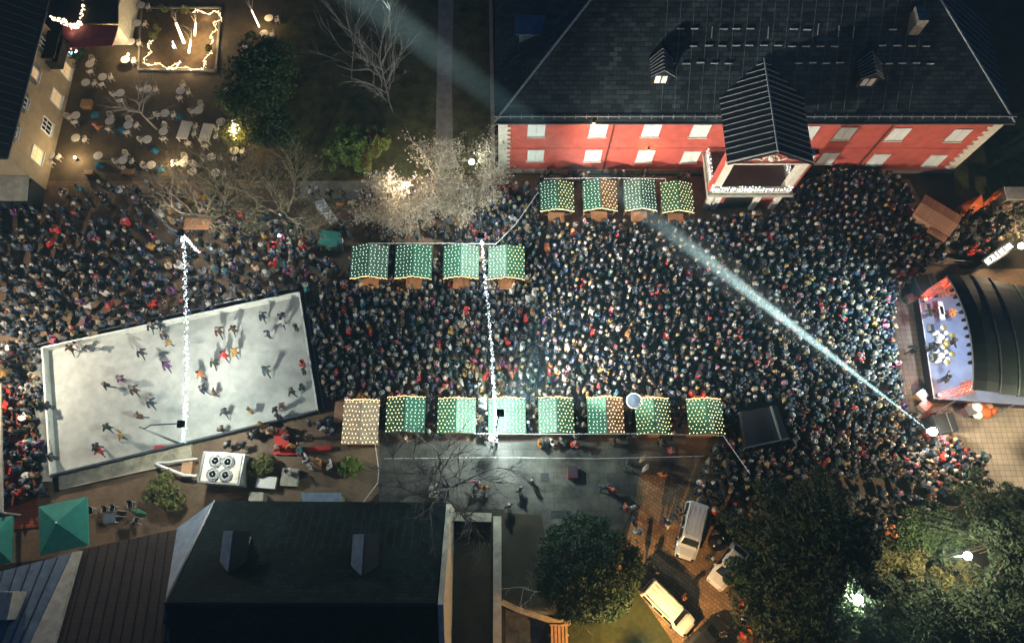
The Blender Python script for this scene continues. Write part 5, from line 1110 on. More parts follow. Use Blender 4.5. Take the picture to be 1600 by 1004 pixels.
def dchair(label, u, v, rz):
    q = P(u, v, .5); t = thing('terrace_chair', label, 'chair', (q.x, q.y, 0), rz, 'dark seated terrace chairs with pale frames'); MB().box(0, 0, .44, .46, .44, .05).build('seat', MT['dark'], t)
    MB().slab([(-.2, .2, .5), (.2, .2, .5), (.2, .3, .95), (-.2, .3, .95)], .03).build('backrest', MT['dark'], t)
    for x in (-.24, .24):
        MB().tube([(x, -.22, 0), (x, -.22, .64), (x, .22, .66), (x, .3, 1.0)], .022, 5).build('frame', MT['white'], t); MB().tube([(x, .24, 0), (x, .22, .66)], .022, 5).build('leg', MT['white'], t)
for k, (u, v, rz, lb) in enumerate(((142, 798, .2, 'leftmost terrace chair, right beside the large parasol'), (164, 796, .1, 'terrace chair above the left half of the square grey table'), (176, 794, -.1, 'terrace chair above the right half of the square grey table'), (204, 788, .3, 'terrace chair right of the square grey table'), (214, 812, 2.9, 'terrace chair nearest the green folded parasol'), (192, 802, 1.5, 'terrace chair between table and folded parasol'))): dchair(lb, u, v, rz)
q = P(171, 809, .75); t = thing('terrace_table', 'square grey table among the terrace chairs', 'table', (q.x, q.y, 0), .1); MB().box(0, 0, .73, 1.0, .8, .05).build('tabletop', MT['blue_roof'], t)
for sx in (-.42, .42):
    for sy in (-.32, .32): MB().box(sx, sy, .35, .06, .06, .7).build('leg', MT['white'], t)
t = thing('folded_parasol', 'folded dark green parasol leaning left of the olive bush', 'parasol', P(216, 798)); MB().tube([P(204, 797, 1.6), P(214, 799, 1.7), P(228, 802, 1.5)], [.06, .28, .1], 8).build('cover', MT['green'], t, True); q = P(216, 800, 0); MB().tube([(q.x, q.y, 0), (q.x, q.y, 1.5)], .04, 6).build('pole', MT['pole'], t, True)
t = thing('red_platform', 'red brown boarded platform at the left edge beside the rink', 'platform', P(20, 690)); MB().prism([P2(2, 600, .1), P2(58, 596, .1), P2(60, 822, .1), P2(2, 830, .1)], .03, .12).build('boards', MT['red_floor'], t, True)
t = thing('edge_beam', 'pale vertical beam at the left edge over the red platform', 'beam', P(2, 700)); a, b = P(0, 600, 2.6), P(3, 800, 2.6); MB().beam(a, b, .2, .2).build('beam', MT['concrete'], t, True)
for p in (a, b): MB().beam((p.x, p.y, 0), (p.x, p.y, 2.5), .15).build('post', MT['concrete'], t, True)
for lb, u, v in (('white round stand table in the dark by the northwest rink corner', 15, 542), ('round stand table with cups beside the tarpaulin', 35, 608), ('plain white round stand table on the red platform', 35, 650), ('white and black round stand table on the red platform', 38, 694), ('white round stand table nearest the red bench', 39, 745), ('round pale stand table north of the left crowd', 143, 367), ('round stand table beside the gold lit bush crowd', 186, 296)):
    q = P(u, v, 1.1); t = thing('stand_table', lb, 'table', (q.x, q.y, 0), 0, 'white round stand tables'); MB().lathe((0, 0, 1.07), [(.42, 0), (.45, .02), (.43, .04)], 18).build('tabletop', MT['white'], t); MB().lathe((0, 0, 0), [(.3, 0), (.06, .05), (.04, .5), (.05, 1.07)], 10).build('pedestal', MT['pole'], t)
    mb = MB(); rr = random.Random(u)
    for k in range(3): mb.lathe((rr.uniform(-.25, .25), rr.uniform(-.25, .25), 1.11), [(.04, 0), (.05, .12)], 8)
    o = mb.build('cups', MT['dark'], t)
for lb, u, v, sx, sy, rz in (('red bench at the far left edge beside the red platform', 8, 630, .5, 3.0, 0), ('red bench left of the white stand tables', 14, 735, .5, 2.4, .5), ('long red table full of drinks below the rink', 440, 690, 1.3, 1.6, .1), ('red bench below the drinks table', 448, 706, 2.6, .4, -.03), ('brown bench right of the drinks table', 498, 700, 2.2, .4, .05), ('red chest on the rink edge beside the street lamp', 248, 700, .9, .5, .1)):
    q = P(u, v, .6); t = thing('red_bench', lb, 'bench', (q.x, q.y, 0), rz); MB().box(0, 0, .5, sx, sy, .07).build('top', MT['red'], t)
    for sx_ in (-.4, .4):
        for sy_ in (-.4, .4): MB().box(sx * sx_, sy * sy_, .23, .07, .07, .46).build('leg', MT['pole'], t)
for lb, u, v in (('white round table top by the lower row gold stall', 991, 626), ('white drum table left of the lamp pole', 758, 628)):
    q = P(u, v, 2.4 if u > 900 else 1.1); t = thing('round_parasol', lb, 'parasol', (q.x, q.y, 0)); zz = q.z; MB().lathe((0, 0, zz), [(.68, -.05), (.7, 0), (.62, .04), (.05, .12)], 20).build('canopy', MT['blue_roof' if u > 900 else 'white'], t); MB().lathe((0, 0, 0), [(.25, 0), (.04, .06), (.04, zz)], 8).build('pole', MT['pole'], t)
    MB().tube([(.69 * math.cos(a * .2618), .69 * math.sin(a * .2618), zz + .02) for a in range(25)], .045, 5).build('rim', MT['white'], t)
# lift, green covered cart and ladder by the pale walk
t = thing('folding_lift', 'white folded work lift with lattice boom beside the pale walk', 'work lift', P(508, 335)); a, b = P(500, 316, 1.6), P(522, 347, 1.4)
MB().beam(a, b, .9, .12).build('boom', MT['white'], t, True); mb = MB()
for k in range(7): p = a.lerp(b, (k + .5) / 7); mb.beam(p + Vector((-.35, -.1, .09)), p + Vector((.35, .1, .09)), .08, .06)
mb.build('lattice', MT['steel'], t, True); MB().box(a.x, a.y, .7, 1.0, .9, 1.3, .4).build('base', MT['white'], t, True)
for p in (a, b): MB().tube([(p.x - .4, p.y, .25), (p.x + .4, p.y, .25)], .25, 12).build('wheel', MT['tyre'], t, True)
box_thing('covered_cart', 'cart under a wrinkled green tarpaulin beside the ladder', 'cart', 515, 372, 1.9, 1.5, 1.5, -.15, 'green2', 'teal')
t = thing('ladder', 'white ladder leaning beside the green covered cart', 'ladder', P(533, 385)); mb = MB()
for s_ in (-.2, .2): mb.beam(P(532, 372, 1.6) + Vector((s_, 0, 0)), P(533, 392, .1) + Vector((s_, 0, 0)), .06)
mb.build('rails', MT['white'], t, True); mb = MB()
for k in range(7): p = P(532, 372, 1.6).lerp(P(533, 392, .1), (k + .5) / 7); mb.beam(p + Vector((-.2, 0, 0)), p + Vector((.2, 0, 0)), .04)
o = mb.build('rungs', MT['white'], t, True)
t = thing('lean_board', 'pinkish boarded panel in the crowd under the bare tree', 'panel', P(300, 348)); q = P(308, 350, 1.8); MB().box(q.x, q.y, 1.8, 2.6, 1.3, .08).build('roof', MT['plank'], t, True); mb = MB()
for sx in (-1.1, 1.1): mb.beam((q.x + sx, q.y, 0), (q.x + sx, q.y, 1.75), .09)
mb.build('posts', MT['wood'], t, True)

# ------------------------------------------------------------------ vehicles
def car(label, cat, center, ang, prof, paint, name, wb, L, W, extras=None):
    """prof: stations (x, z_sill, z_belt, z_roof, half width sill, belt, roof) from rear to front"""
    q = P(center[0], center[1], 1.2); t = thing(name, label, cat, (q.x, q.y, 0), ang); vs = []
    for x, zs, zb, zr, hs, hb, hr in prof:
        vs += [(x, -hs, zs), (x, -hb, (zs + zb) / 2), (x, -hb, zb), (x, -hr, zr - .05), (x, -hr * .8, zr), (x, hr * .8, zr), (x, hr, zr - .05), (x, hb, zb), (x, hb, (zs + zb) / 2), (x, hs, zs)]
    n = 10; k = len(prof); fs = [(i * n + j, (i + 1) * n + j, (i + 1) * n + (j + 1) % n, i * n + (j + 1) % n) for i in range(k - 1) for j in range(n)] + [tuple(range(n)), tuple(range((k - 1) * n, k * n))[::-1]]
    bd = MB().add(vs, fs).build('body', MT[paint], t, smooth=False, bevel=.05)
    for x in wb:
        for s_ in (-1, 1):
            wl = MB().tube([(x, s_ * (W / 2 - .2), .33), (x, s_ * (W / 2 + .02), .33)], .33, 16).build('wheel', MT['tyre'], t); o = MB().tube([(x, s_ * (W / 2 + .01), .33), (x, s_ * (W / 2 + .035), .33)], .2, 12).build('rim', MT['steel'], t); o.parent = wl
    return t, prof
VAN = [(-2.45, .45, 1.0, 1.78, .86, .9, .72), (-2.35, .4, 1.05, 1.92, .92, .95, .8), (-1.0, .35, 1.05, 1.98, .93, .96, .82), (.55, .35, 1.05, 1.94, .93, .96, .8), (.75, .35, 1.05, 1.88, .93, .96, .78), (1.5, .35, 1.06, 1.16, .92, .95, .8), (2.15, .38, .92, 1.0, .88, .9, .74), (2.42, .45, .72, .8, .78, .8, .66)]
def van(label, center, ang, paint):
    t, pf = car(label, 'van', center, ang, VAN, paint, 'parked_van', (-1.55, 1.6), 4.9, 1.9)
    MB().add([(.80, -.66, 1.885), (.80, .66, 1.885), (1.42, .76, 1.22), (1.42, -.76, 1.22)], [(3, 2, 1, 0)]).build('windscreen', MT['glass'], t)
    for s_ in (-1, 1):
        for nm, x0, x1 in (('front_window', .05, .85), ('side_window', -1.0, -.05), ('rear_side_window', -2.2, -1.1)):
            f = [(x0, s_ * .965, 1.12), (x1 + (.25 if nm[0] == 'f' else 0), s_ * .965, 1.12), (x1 - .12, s_ * .845, 1.72), (x0, s_ * .845, 1.74)]
            MB().add(f, [(0, 1, 2, 3) if s_ < 0 else (3, 2, 1, 0)]).build(nm, MT['glass'], t)
        MB().box(1.05, s_ * 1.08, 1.18, .16, .2, .2).build('mirror', MT['dark'], t, bevel=.03)
        MB().add([(2.2, s_ * .82, .78), (2.38, s_ * .62, .78), (2.36, s_ * .62, .92), (2.15, s_ * .84, .95)], [(0, 1, 2, 3)]).box(2.32, s_ * .66, .84, .2, .24, .13).build('headlight', MT['glass'], t)
        MB().beam((-2.2, s_ * .74, 2.0), (.4, s_ * .74, 2.0), .05, .04).build('roof_rail', MT['pole'], t)
    for y in (-.4, 0, .4): MB().beam((-2.1, y, 1.985), (.3, y, 1.975), .04, .02).build('roof_groove', MT[paint], t)
    MB().box(-2.47, 0, 1.4, .03, 1.3, .5).build('rear_window', MT['glass'], t); MB().box(2.45, 0, .5, .12, 1.6, .22).build('bumper', MT['dark'], t, bevel=.03); MB().beam((.9, -.6, 1.86), (1.3, .1, 1.37), .02).build('wiper', MT['dark'], t)
    return t
def ang_px(a, b): p, q = P(*a, 1), P(*b, 1); return math.atan2(q.y - p.y, q.x - p.x)
van('white van with bluish roof parked nose down beside the crowd', (1081, 829), ang_px((1094, 786), (1074, 874)), 'car_silver')
van('cream lit white van parked diagonally by the lawn', (1046, 949), ang_px((1012, 914), (1083, 985)), 'car_white')
CAR = [(-2.1, .45, .8, .9, .78, .82, .66), (-1.9, .35, .85, 1.05, .84, .87, .7), (-1.3, .3, .9, 1.4, .86, .89, .64), (-.2, .3, .9, 1.45, .86, .89, .66), (.35, .3, .9, 1.38, .86, .89, .66), (1.1, .3, .88, .96, .85, .88, .7), (1.8, .33, .76, .84, .8, .83, .64), (2.1, .42, .6, .66, .7, .72, .56)]
def small_car(label, center, ang, paint, roofrack=False, name='parked_car'):
    t, pf = car(label, 'car', center, ang, CAR, paint, name, (-1.3, 1.3), 4.2, 1.76)
    MB().add([(.42, -.56, 1.385), (.42, .56, 1.385), (1.06, .66, .99), (1.06, -.66, .99)], [(3, 2, 1, 0)]).build('windscreen', MT['glass'], t); MB().add([(-1.36, -.55, 1.38), (-1.36, .55, 1.38), (-1.86, .62, 1.08), (-1.86, -.62, 1.08)], [(0, 1, 2, 3)]).build('rear_window', MT['glass'], t)
    for s_ in (-1, 1):
        MB().add([(-1.2, s_ * .895, .95), (.6, s_ * .895, .95), (.3, s_ * .69, 1.3), (-1.2, s_ * .68, 1.3)], [(0, 1, 2, 3) if s_ < 0 else (3, 2, 1, 0)]).build('side_window', MT['glass'], t); MB().box(.65, s_ * .98, 1.0, .14, .18, .14).build('mirror', MT[paint], t); MB().box(1.98, s_ * .55, .66, .16, .26, .12).build('headlight', MT['steel'], t)
    if roofrack:
        for k in range(5): MB().beam((-1.1 + k * .3, -.6, 1.52), (-1.1 + k * .3, .6, 1.52), .06).build('rack_bar', MT['white'], t)
        for s_ in (-.6, .6): MB().beam((-1.2, s_, 1.5), (.2, s_, 1.5), .05).build('rack_rail', MT['white'], t)
    return t
small_car('white car with a barred roof rack half hidden under the leafy tree', (1140, 884), ang_px((1150, 866), (1127, 898)), 'car_white', True)
small_car('black car at the lower edge below the diagonal white van', (1106, 996), ang_px((1086, 1012), (1118, 982)), 'car_dark')
q = P(1123, 846, 1.0); t = thing('round_tank', 'glossy dark round tank beside the bluish van', 'tank', (q.x, q.y, 0)); MB().lathe((0, 0, 0), [(.7, 0), (.74, .1), (.74, .8), (.6, 1.05), (.3, 1.18), (.05, 1.2)], 24).build('body', MT['car_dark'], t, smooth=True); MB().lathe((0, 0, 1.12), [(.2, 0), (.2, .12), (.05, .14)], 12).build('cap', MT['metal'], t)

# ------------------------------------------------------------------ people
def skin_arrays(verts, edges, rad, sub, ysq=1.0):
    """grow one continuous surface over a skeleton, return its points and faces"""
    me = bpy.data.meshes.new('skel'); bm = bmesh.new(); ly = bm.verts.layers.skin.verify(); vv = [bm.verts.new(v) for v in verts]
    for a, b in edges: bm.edges.new((vv[a], vv[b]))
    for v, r in zip(vv, rad): v[ly].radius = (r, r)
    vv[0][ly].use_root = True; bm.to_mesh(me); bm.free()
    o = bpy.data.objects.new('skel', me); C.objects.link(o); o.modifiers.new('skin', 'SKIN').use_smooth_shade = True
    if sub: s_ = o.modifiers.new('sub', 'SUBSURF'); s_.levels = sub
    dg = bpy.context.evaluated_depsgraph_get(); ev = o.evaluated_get(dg); m = ev.to_mesh()
    V = np.array([v.co[:] for v in m.vertices]); F = []
    for p in m.polygons:
        i = list(p.vertices)
        if len(i) == 4: F.append(i)
        elif len(i) == 3: F.append(i + [i[2]])
        else: F += [[i[0], i[k], i[k + 1], i[k + 1]] for k in range(1, len(i) - 1)]
    ev.to_mesh_clear(); bpy.data.objects.remove(o); bpy.data.meshes.remove(me)
    V[:, 1] = np.where(V[:, 2] > .75, V[:, 1].mean() * 0 + V[:, 1] * ysq, V[:, 1]); return V, np.array(F)
ARMS = {'down': ((.26, -.02, 1.13), (.27, .06, .88)), 'pocket': ((.30, -.04, 1.15), (.20, .12, .98)), 'phone': ((.24, .16, 1.28), (.14, .34, 1.52)), 'up': ((.30, .05, 1.58), (.26, .10, 1.86)), 'clap': ((.25, .12, 1.17), (.07, .33, 1.28)), 'wide': ((.33, .02, 1.2), (.44, .1, 1.02)), 'back': ((.30, -.18, 1.2), (.34, -.38, 1.08))}
LEGS = {'stand': (((.095, .02, .5), (.10, 0, .09), (.11, .15, .04)), ((-.095, .02, .5), (-.10, 0, .09), (-.11, .15, .04))), 'walk': (((.09, .16, .5), (.09, .28, .1), (.09, .42, .05)), ((-.09, -.02, .5), (-.09, -.26, .13), (-.09, -.13, .04))), 'glide': (((.11, .16, .5), (.14, .12, .1), (.16, .3, .05)), ((-.16, -.14, .55), (-.24, -.48, .28), (-.28, -.38, .15)))}
POSES = {'stand': ('stand', 'down', 'down', 0), 'pocket': ('stand', 'pocket', 'pocket', 0), 'phone': ('stand', 'phone', 'pocket', 0), 'phones': ('stand', 'phone', 'phone', 0), 'up': ('stand', 'up', 'up', 0), 'oneup': ('stand', 'up', 'down', 0), 'clap': ('stand', 'clap', 'clap', .02), 'walk': ('walk', 'down', 'back', .06), 'glide': ('glide', 'wide', 'back', .3), 'skate': ('glide', 'clap', 'wide', .22)}
def pose_arrays(pose, sub):
    lg, aR, aL, lean = POSES[pose]; mir = lambda p: (-p[0], p[1], p[2])
    V = [(0, 0, .95), (0, 0, 1.15), (0, -.01, 1.36), (0, .01, 1.49), (0, .03, 1.57), (0, .03, 1.68), (0, .12, 1.6)]; Rr = [.12, .115, .12, .055, .08, .085, .03]; E_ = [(0, 1), (1, 2), (2, 3), (3, 4), (4, 5), (4, 6)]
    for sg, arm in ((1, ARMS[aR]), (-1, ARMS[aL])):
        f = (lambda p: p) if sg > 0 else mir; n = len(V); V += [f((.17, 0, 1.40)), f(arm[0]), f(arm[1])]; Rr += [.06, .045, .04]; E_ += [(2, n), (n, n + 1), (n + 1, n + 2)]
    for leg in LEGS[lg]:
        n = len(V); V += [leg[0], leg[1], leg[2]]; Rr += [.068, .048, .042]; hip = (.085 if leg[0][0] > 0 else -.085, 0, .86); V.append(hip); Rr.append(.09); E_ += [(0, n + 3), (n + 3, n), (n, n + 1), (n + 1, n + 2)]
    def bend(A): A = np.array(A, float); A[:, 1] += lean * np.clip(A[:, 2] - .85, 0, None) * 1.2; return A
    body = skin_arrays(bend(V), E_, Rr, sub)
    cV = [(0, 0, .97), (0, 0, 1.15), (0, -.01, 1.35), (0, 0, 1.46), (0, 0, .74)]; cR = [.175, .165, .165, .09, .18]; cE = [(0, 1), (1, 2), (2, 3), (0, 4)]
    for sg, arm in ((1, ARMS[aR]), (-1, ARMS[aL])):
        f = (lambda p: p) if sg > 0 else mir; n = len(cV); a = Vector(arm[0]).lerp(Vector(arm[1]), .8); cV += [f((.18, -.01, 1.39)), f(arm[0]), f(tuple(a))]; cR += [.095, .075, .062]; cE += [(2, n), (n, n + 1), (n + 1, n + 2)]
    coat = skin_arrays(bend(cV), cE, cR, sub, .88)
    coat[0][:, :2] *= 1.32; V_ = body[0]; hands = [np.array(bend([ARMS[aR][1]])[0]), np.array(bend([mir(ARMS[aL][1])])[0])]
    sk = (V_[:, 2] > 1.47) | (np.linalg.norm(V_ - hands[0], axis=1) < .1) | (np.linalg.norm(V_ - hands[1], axis=1) < .1)
    return dict(body=body, skin=sk, shoe=V_[:, 2] < .11, coat=coat, hy=.02 + lean * .9, lean=lean)
def lathe_np(prof, n, c=(0, 0, 0), sy=1.0):
    V = []; k = len(prof)
    for r, z in prof:
        for j in range(n): a = 2 * math.pi * j / n; V.append((c[0] + r * math.cos(a), c[1] + sy * r * math.sin(a), c[2] + z))
    F = [[i * n + j, i * n + (j + 1) % n, (i + 1) * n + (j + 1) % n, (i + 1) * n + j] for i in range(k - 1) for j in range(n)]; return np.array(V), np.array(F)
def merge(*ps):
    V, F, n = [], [], 0
    for v, f in ps: V.append(v); F.append(f + n); n += len(v)
    return np.concatenate(V), np.concatenate(F)
HZ = 1.67
HEADS = {'short hair': lathe_np([(.112, -.08), (.118, .0), (.1, .07), (.055, .11), (.002, .12)], 9, (0, -.012, HZ), 1.1),
         'long hair': merge(lathe_np([(.112, -.04), (.12, .0), (.1, .07), (.055, .11), (.002, .12)], 9, (0, -.012, HZ), 1.1), lathe_np([(.1, -.34), (.12, -.2), (.1, .0)], 7, (0, -.06, HZ), .6)),
         'knit cap': lathe_np([(.122, -.03), (.13, .01), (.118, .08), (.07, .14), (.002, .155)], 9, (0, 0, HZ), 1.1),
         'bobble hat': merge(lathe_np([(.124, -.03), (.132, .01), (.118, .08), (.07, .14), (.01, .155)], 9, (0, 0, HZ), 1.1), lathe_np([(.01, -.05), (.055, 0), (.045, .04), (.002, .055)], 7, (0, 0, HZ + .2))),
         'fur hood': merge(lathe_np([(.15, -.2), (.165, -.1), (.14, .05), (.08, .12), (.002, .14)], 9, (0, -.06, HZ), 1.05), lathe_np([(.13, -.06), (.17, -.02), (.175, .02), (.13, .05)], 9, (0, .05, HZ - .02), 1.0)),
         'wide scarf': merge(lathe_np([(.112, -.04), (.118, .0), (.1, .07), (.055, .11), (.002, .12)], 9, (0, -.012, HZ), 1.1), lathe_np([(.12, -.05), (.19, -.02), (.19, .03), (.1, .07)], 9, (0, .01, HZ - .2), .9))}
COATS = [('black', (.022, .025, .030), 26), ('navy', (.019, .032, .052), 24), ('charcoal', (.05, .058, .066), 16), ('dark green', (.018, .032, .018), 5), ('brown', (.07, .038, .02), 5), ('grey', (.12, .125, .13), 5), ('beige', (.34, .25, .15), 4), ('white', (.5, .48, .44), 2), ('red', (.46, .03, .025), 2.6), ('orange', (.46, .14, .03), .8), ('pink', (.34, .07, .13), .7), ('blue', (.03, .06, .12), 2.5), ('teal', (.03, .12, .13), 1.2), ('mustard', (.36, .2, .04), 1), ('purple', (.09, .03, .11), 1)]
HCOL = {'dark': (.022, .014, .010), 'brown': (.09, .05, .025), 'blond': (.3, .21, .11), 'black': (.012, .011, .011), 'white': (.36, .345, .315), 'grey': (.14, .14, .14), 'beige': (.27, .21, .14), 'red': (.32, .03, .03), 'pink': (.26, .10, .14), 'teal': (.04, .11, .12), 'navy': (.02, .03, .07), 'mustard': (.32, .19, .05)}
HAIRC = [('dark', 5), ('brown', 5), ('blond', 3), ('black', 2), ('grey', 1)]; HATC = [('white', 4), ('grey', 4), ('beige', 4), ('black', 4), ('red', 1), ('pink', .8), ('teal', .8), ('navy', 4), ('mustard', .6), ('dark', 4)]
HTYPE = [('short hair', 5), ('long hair', 4), ('knit cap', 5), ('bobble hat', 4), ('fur hood', 4), ('wide scarf', 3)]
pr = random.Random(2024)
def pick(lst): return pr.choices([x[0] for x in lst], [x[-1] for x in lst])[0]
CD = {c[0]: c[1] for c in COATS}
for _k in HEADS: _v = HEADS[_k][0]; _c = np.array([0, 0, HZ - .02]); HEADS[_k] = ((_v - _c) * 1.14 + _c, HEADS[_k][1])
HI = {k: pose_arrays(k, 1) for k in POSES}; LO = {k: pose_arrays(k, 0) for k in POSES}
SKINS = [(.55, .33, .23), (.48, .28, .19), (.6, .4, .3)]
def new_look(): 
    ht = pick(HTYPE); hc = pick(HAIRC if ht in ('short hair', 'long hair', 'wide scarf') else HATC); return pick(COATS), ht, hc
def headmesh(ht, hy): V, F = HEADS[ht]; V = V.copy(); V[:, 1] += hy; return V, F
def head_cols(ht, hc, n, seed):
    c = np.tile(HCOL[hc], (n, 1)); r_ = random.Random(seed)
    if ht == 'wide scarf': c[45:] = HCOL[r_.choice(['white', 'beige', 'red', 'grey', 'pink', 'teal', 'mustard'])]
    if ht == 'fur hood': c[45:] = HCOL[r_.choice(['beige', 'white', 'blond', 'grey'])]
    if ht == 'bobble hat': c[45:] = HCOL[r_.choice(['white', hc, 'beige'])]
    return c
def look_words(look):
    c, ht, hc = look; return f'person in {c} coat, ' + {'wide scarf': f'{hc} hair and scarf', 'fur hood': f'{hc} fur hood'}.get(ht, f'{hc} {ht}') + ','
USED = set(); NP = [0]
def person(x, y, z, rz, pose, place, look=None, group=None, sc=1.0):
    fixed = look is not None
    for _ in range(200):
        lk = new_look()
        if fixed:
            lk = (look[0], look[1] or pick(HTYPE), look[2]); 
            if lk[2] is None: lk = (lk[0], lk[1], pick(HAIRC if lk[1] in ('short hair', 'long hair', 'wide scarf') else HATC))
        lb = look_words(lk) + ' ' + place
        if len(lb.split()) > 16: lb = f'person in {lk[0]} coat ' + place
        if len(lb.split()) > 16: lb = ' '.join(lb.split()[:16])
        if lb not in USED: break
    USED.add(lb); T = HI[pose]; V, F = T['body']; NP[0] += 1; sd = NP[0]
    col = np.tile((.018, .02, .03) if pr.random() < .75 else (.05, .06, .10), (len(V), 1)); col[T['skin']] = SKINS[sd % 3]; col[T['shoe']] = (.012, .011, .011)
    o = mesh_np('person', V, F, MT['skin'], None, None, col, True); o.location = (x, y, z); o.rotation_euler = (0, 0, rz); o.scale = (sc,) * 3
    tag(o, lb, 'person', group)
    cv, cf = T['coat']; cc = np.tile(CD[lk[0]], (len(cv), 1)) * pr.uniform(.8, 1.25); mesh_np('coat', cv, cf, MT['cloth'], o, None, np.clip(cc, 0, .9), True)
    hv, hf = headmesh(lk[1], T['hy']); mesh_np({'knit cap': 'knit_cap', 'bobble hat': 'bobble_hat', 'fur hood': 'hood'}.get(lk[1], 'hair'), hv, hf, MT['hair'], o, None, head_cols(lk[1], lk[2], len(hv), sd), True)
    return o
EAST = -math.pi / 2
OCC = []     # places already taken (x, y)
def at_px(u, v, pose, place, coat=None, head=None, hc=None, rz=None, group=None, z=0.0, hz=.9):
    q = P(u, v, hz + z); OCC.append((q.x, q.y)); look = (coat, head, hc) if coat else None
    return person(q.x, q.y, z, pr.uniform(0, 6.28) if rz is None else rz, pose, place, look, group, pr.uniform(.9, .99) if group == 'skaters on the ice rink' else pr.uniform(1.02, 1.14))
GS = 'skaters on the ice rink'; zi = .12
for u, v, ps, coat, rz, pl in ((112, 546, 'skate', 'brown', .5, 'skating at the northwest rink corner'), (126, 540, 'glide', 'white', 1.2, 'skating right of the northwest corner pair'), (142, 543, 'skate', 'grey', 2.5, 'bending low at the north boards of the rink'),
        (222, 552, 'glide', 'black', .6, 'skating alone in the upper left of the rink'), (262, 572, 'glide', 'purple', .8, 'skating just left of the rink light strand'), (238, 512, 'glide', 'black', .3, 'leaving the north boards beside the light strand'), (250, 508, 'skate', 'navy', .2, 'at the north boards left of the light strand'), (262, 536, 'skate', 'mustard', -.8, 'skating below the north boards by the strand'), (258, 524, 'glide', 'charcoal', .9, 'between the boards and the mustard coated skater'),
        (168, 601, 'skate', 'black', 1.9, 'skating in the left half of the ice'), (190, 592, 'stand', 'purple', 1.0, 'upright in the left half of the ice'), (212, 610, 'glide', 'brown', .9, 'skating toward the ice centre from the left'), (238, 630, 'glide', 'navy', .8, 'left of the rink strand and low on the ice'), (220, 649, 'glide', 'brown', 2.0, 'spinning in the lower left of the ice'), (170, 668, 'skate', 'dark green', 1.0, 'in the lower left of the ice above the mustard skater'), (188, 680, 'glide', 'mustard', -1.6, 'gliding fast in the lower left of the ice'), (157, 705, 'skate', 'red', .9, 'falling in the lower left rink corner'), (154, 699, 'skate', 'navy', .9, 'helping the red skater in the lower left'),
        (76, 634, 'stand', 'navy', -1.5, 'leaning on the west boards of the rink'), (82, 714, 'stand', 'charcoal', -1.4, 'at the west boards near the bottom corner'), (344, 519, 'glide', 'brown', .7, 'skating upper middle, left of a pair'), (366, 516, 'skate', 'brown', .4, 'skating upper middle, right of a pair'), (412, 495, 'glide', 'navy', .7, 'skating near the northeast boards'), (440, 492, 'stand', 'black', .3, 'with a child near the northeast corner'), (443, 504, 'skate', 'white', .6, 'small and pale near the northeast corner'), (418, 523, 'glide', 'navy', -1.2, 'crouching in the right part of the ice'),
        (463, 512, 'stand', 'charcoal', 1.6, 'at the east boards in their upper half'), (352, 556, 'skate', 'red', .9, 'in the middle of the ice near a mustard skater'), (368, 551, 'glide', 'mustard', .8, 'in the middle of the ice'), (336, 568, 'glide', 'dark green', .4, 'in the middle of the ice below the red skater'), (315, 585, 'skate', 'orange', 1.2, 'in the middle of the ice right of the strand'), (320, 608, 'glide', 'navy', 1.3, 'bending right of the strand low on the ice'), (334, 615, 'skate', 'brown', -1.2, 'bending with the navy skater right of the strand'), (418, 580, 'glide', 'grey', .8, 'skating fast in the right half of the ice'),
        (475, 580, 'stand', 'charcoal', 1.6, 'at the middle of the east boards'), (474, 568, 'stand', 'red', 1.6, 'at the east boards above the middle'), (458, 612, 'skate', 'charcoal', 1.2, 'in the southeast of the ice'), (473, 605, 'stand', 'black', 1.5, 'in the southeast beside the boards'), (353, 645, 'skate', 'charcoal', .8, 'low on the ice below the middle'), (391, 641, 'stand', 'mustard', 2.2, 'low on the ice right of the middle'), (347, 671, 'stand', 'brown', .8, 'at the south boards near the cooling unit'), (430, 640, 'stand', 'charcoal', 1.0, 'in the cluster at the southeast boards'), (441, 634, 'stand', 'red', 1.0, 'in the cluster at the southeast boards'), (437, 650, 'skate', 'black', 2.0, 'kneeling in the southeast cluster')):
    if ps == 'stand': ps = pr.choice(['stand', 'pocket', 'clap'])
    at_px(u, v, ps, pl, coat, None, None, rz, GS, zi)
GP = 'people on stage'
for u, v, ps, coat, hc, rz, pl in ((1486, 490, 'clap', 'orange', 'blond', 1.8, 'on the stage deck beside the keyboards'), (1487, 535, 'walk', 'black', 'brown', 1.2, 'on the stage deck right of the drum kits'), (1457, 543, 'phone', 'navy', 'dark', 1.6, 'singing at the front of the stage deck'), (1475, 592, 'oneup', 'black', 'black', 1.4, 'at the south end of the stage deck'), (1452, 490, 'clap', 'charcoal', 'dark', 1.6, 'near the north front edge of the deck')):
    at_px(u, v, ps, pl, coat, 'short hair', hc, rz, GP, 1.3)
at_px(1425, 549, 'walk', 'climbing up at the stage front from the apron', 'black', 'short hair', 'dark', -1.2)
GL = 'people on the grey lane and parking bay'
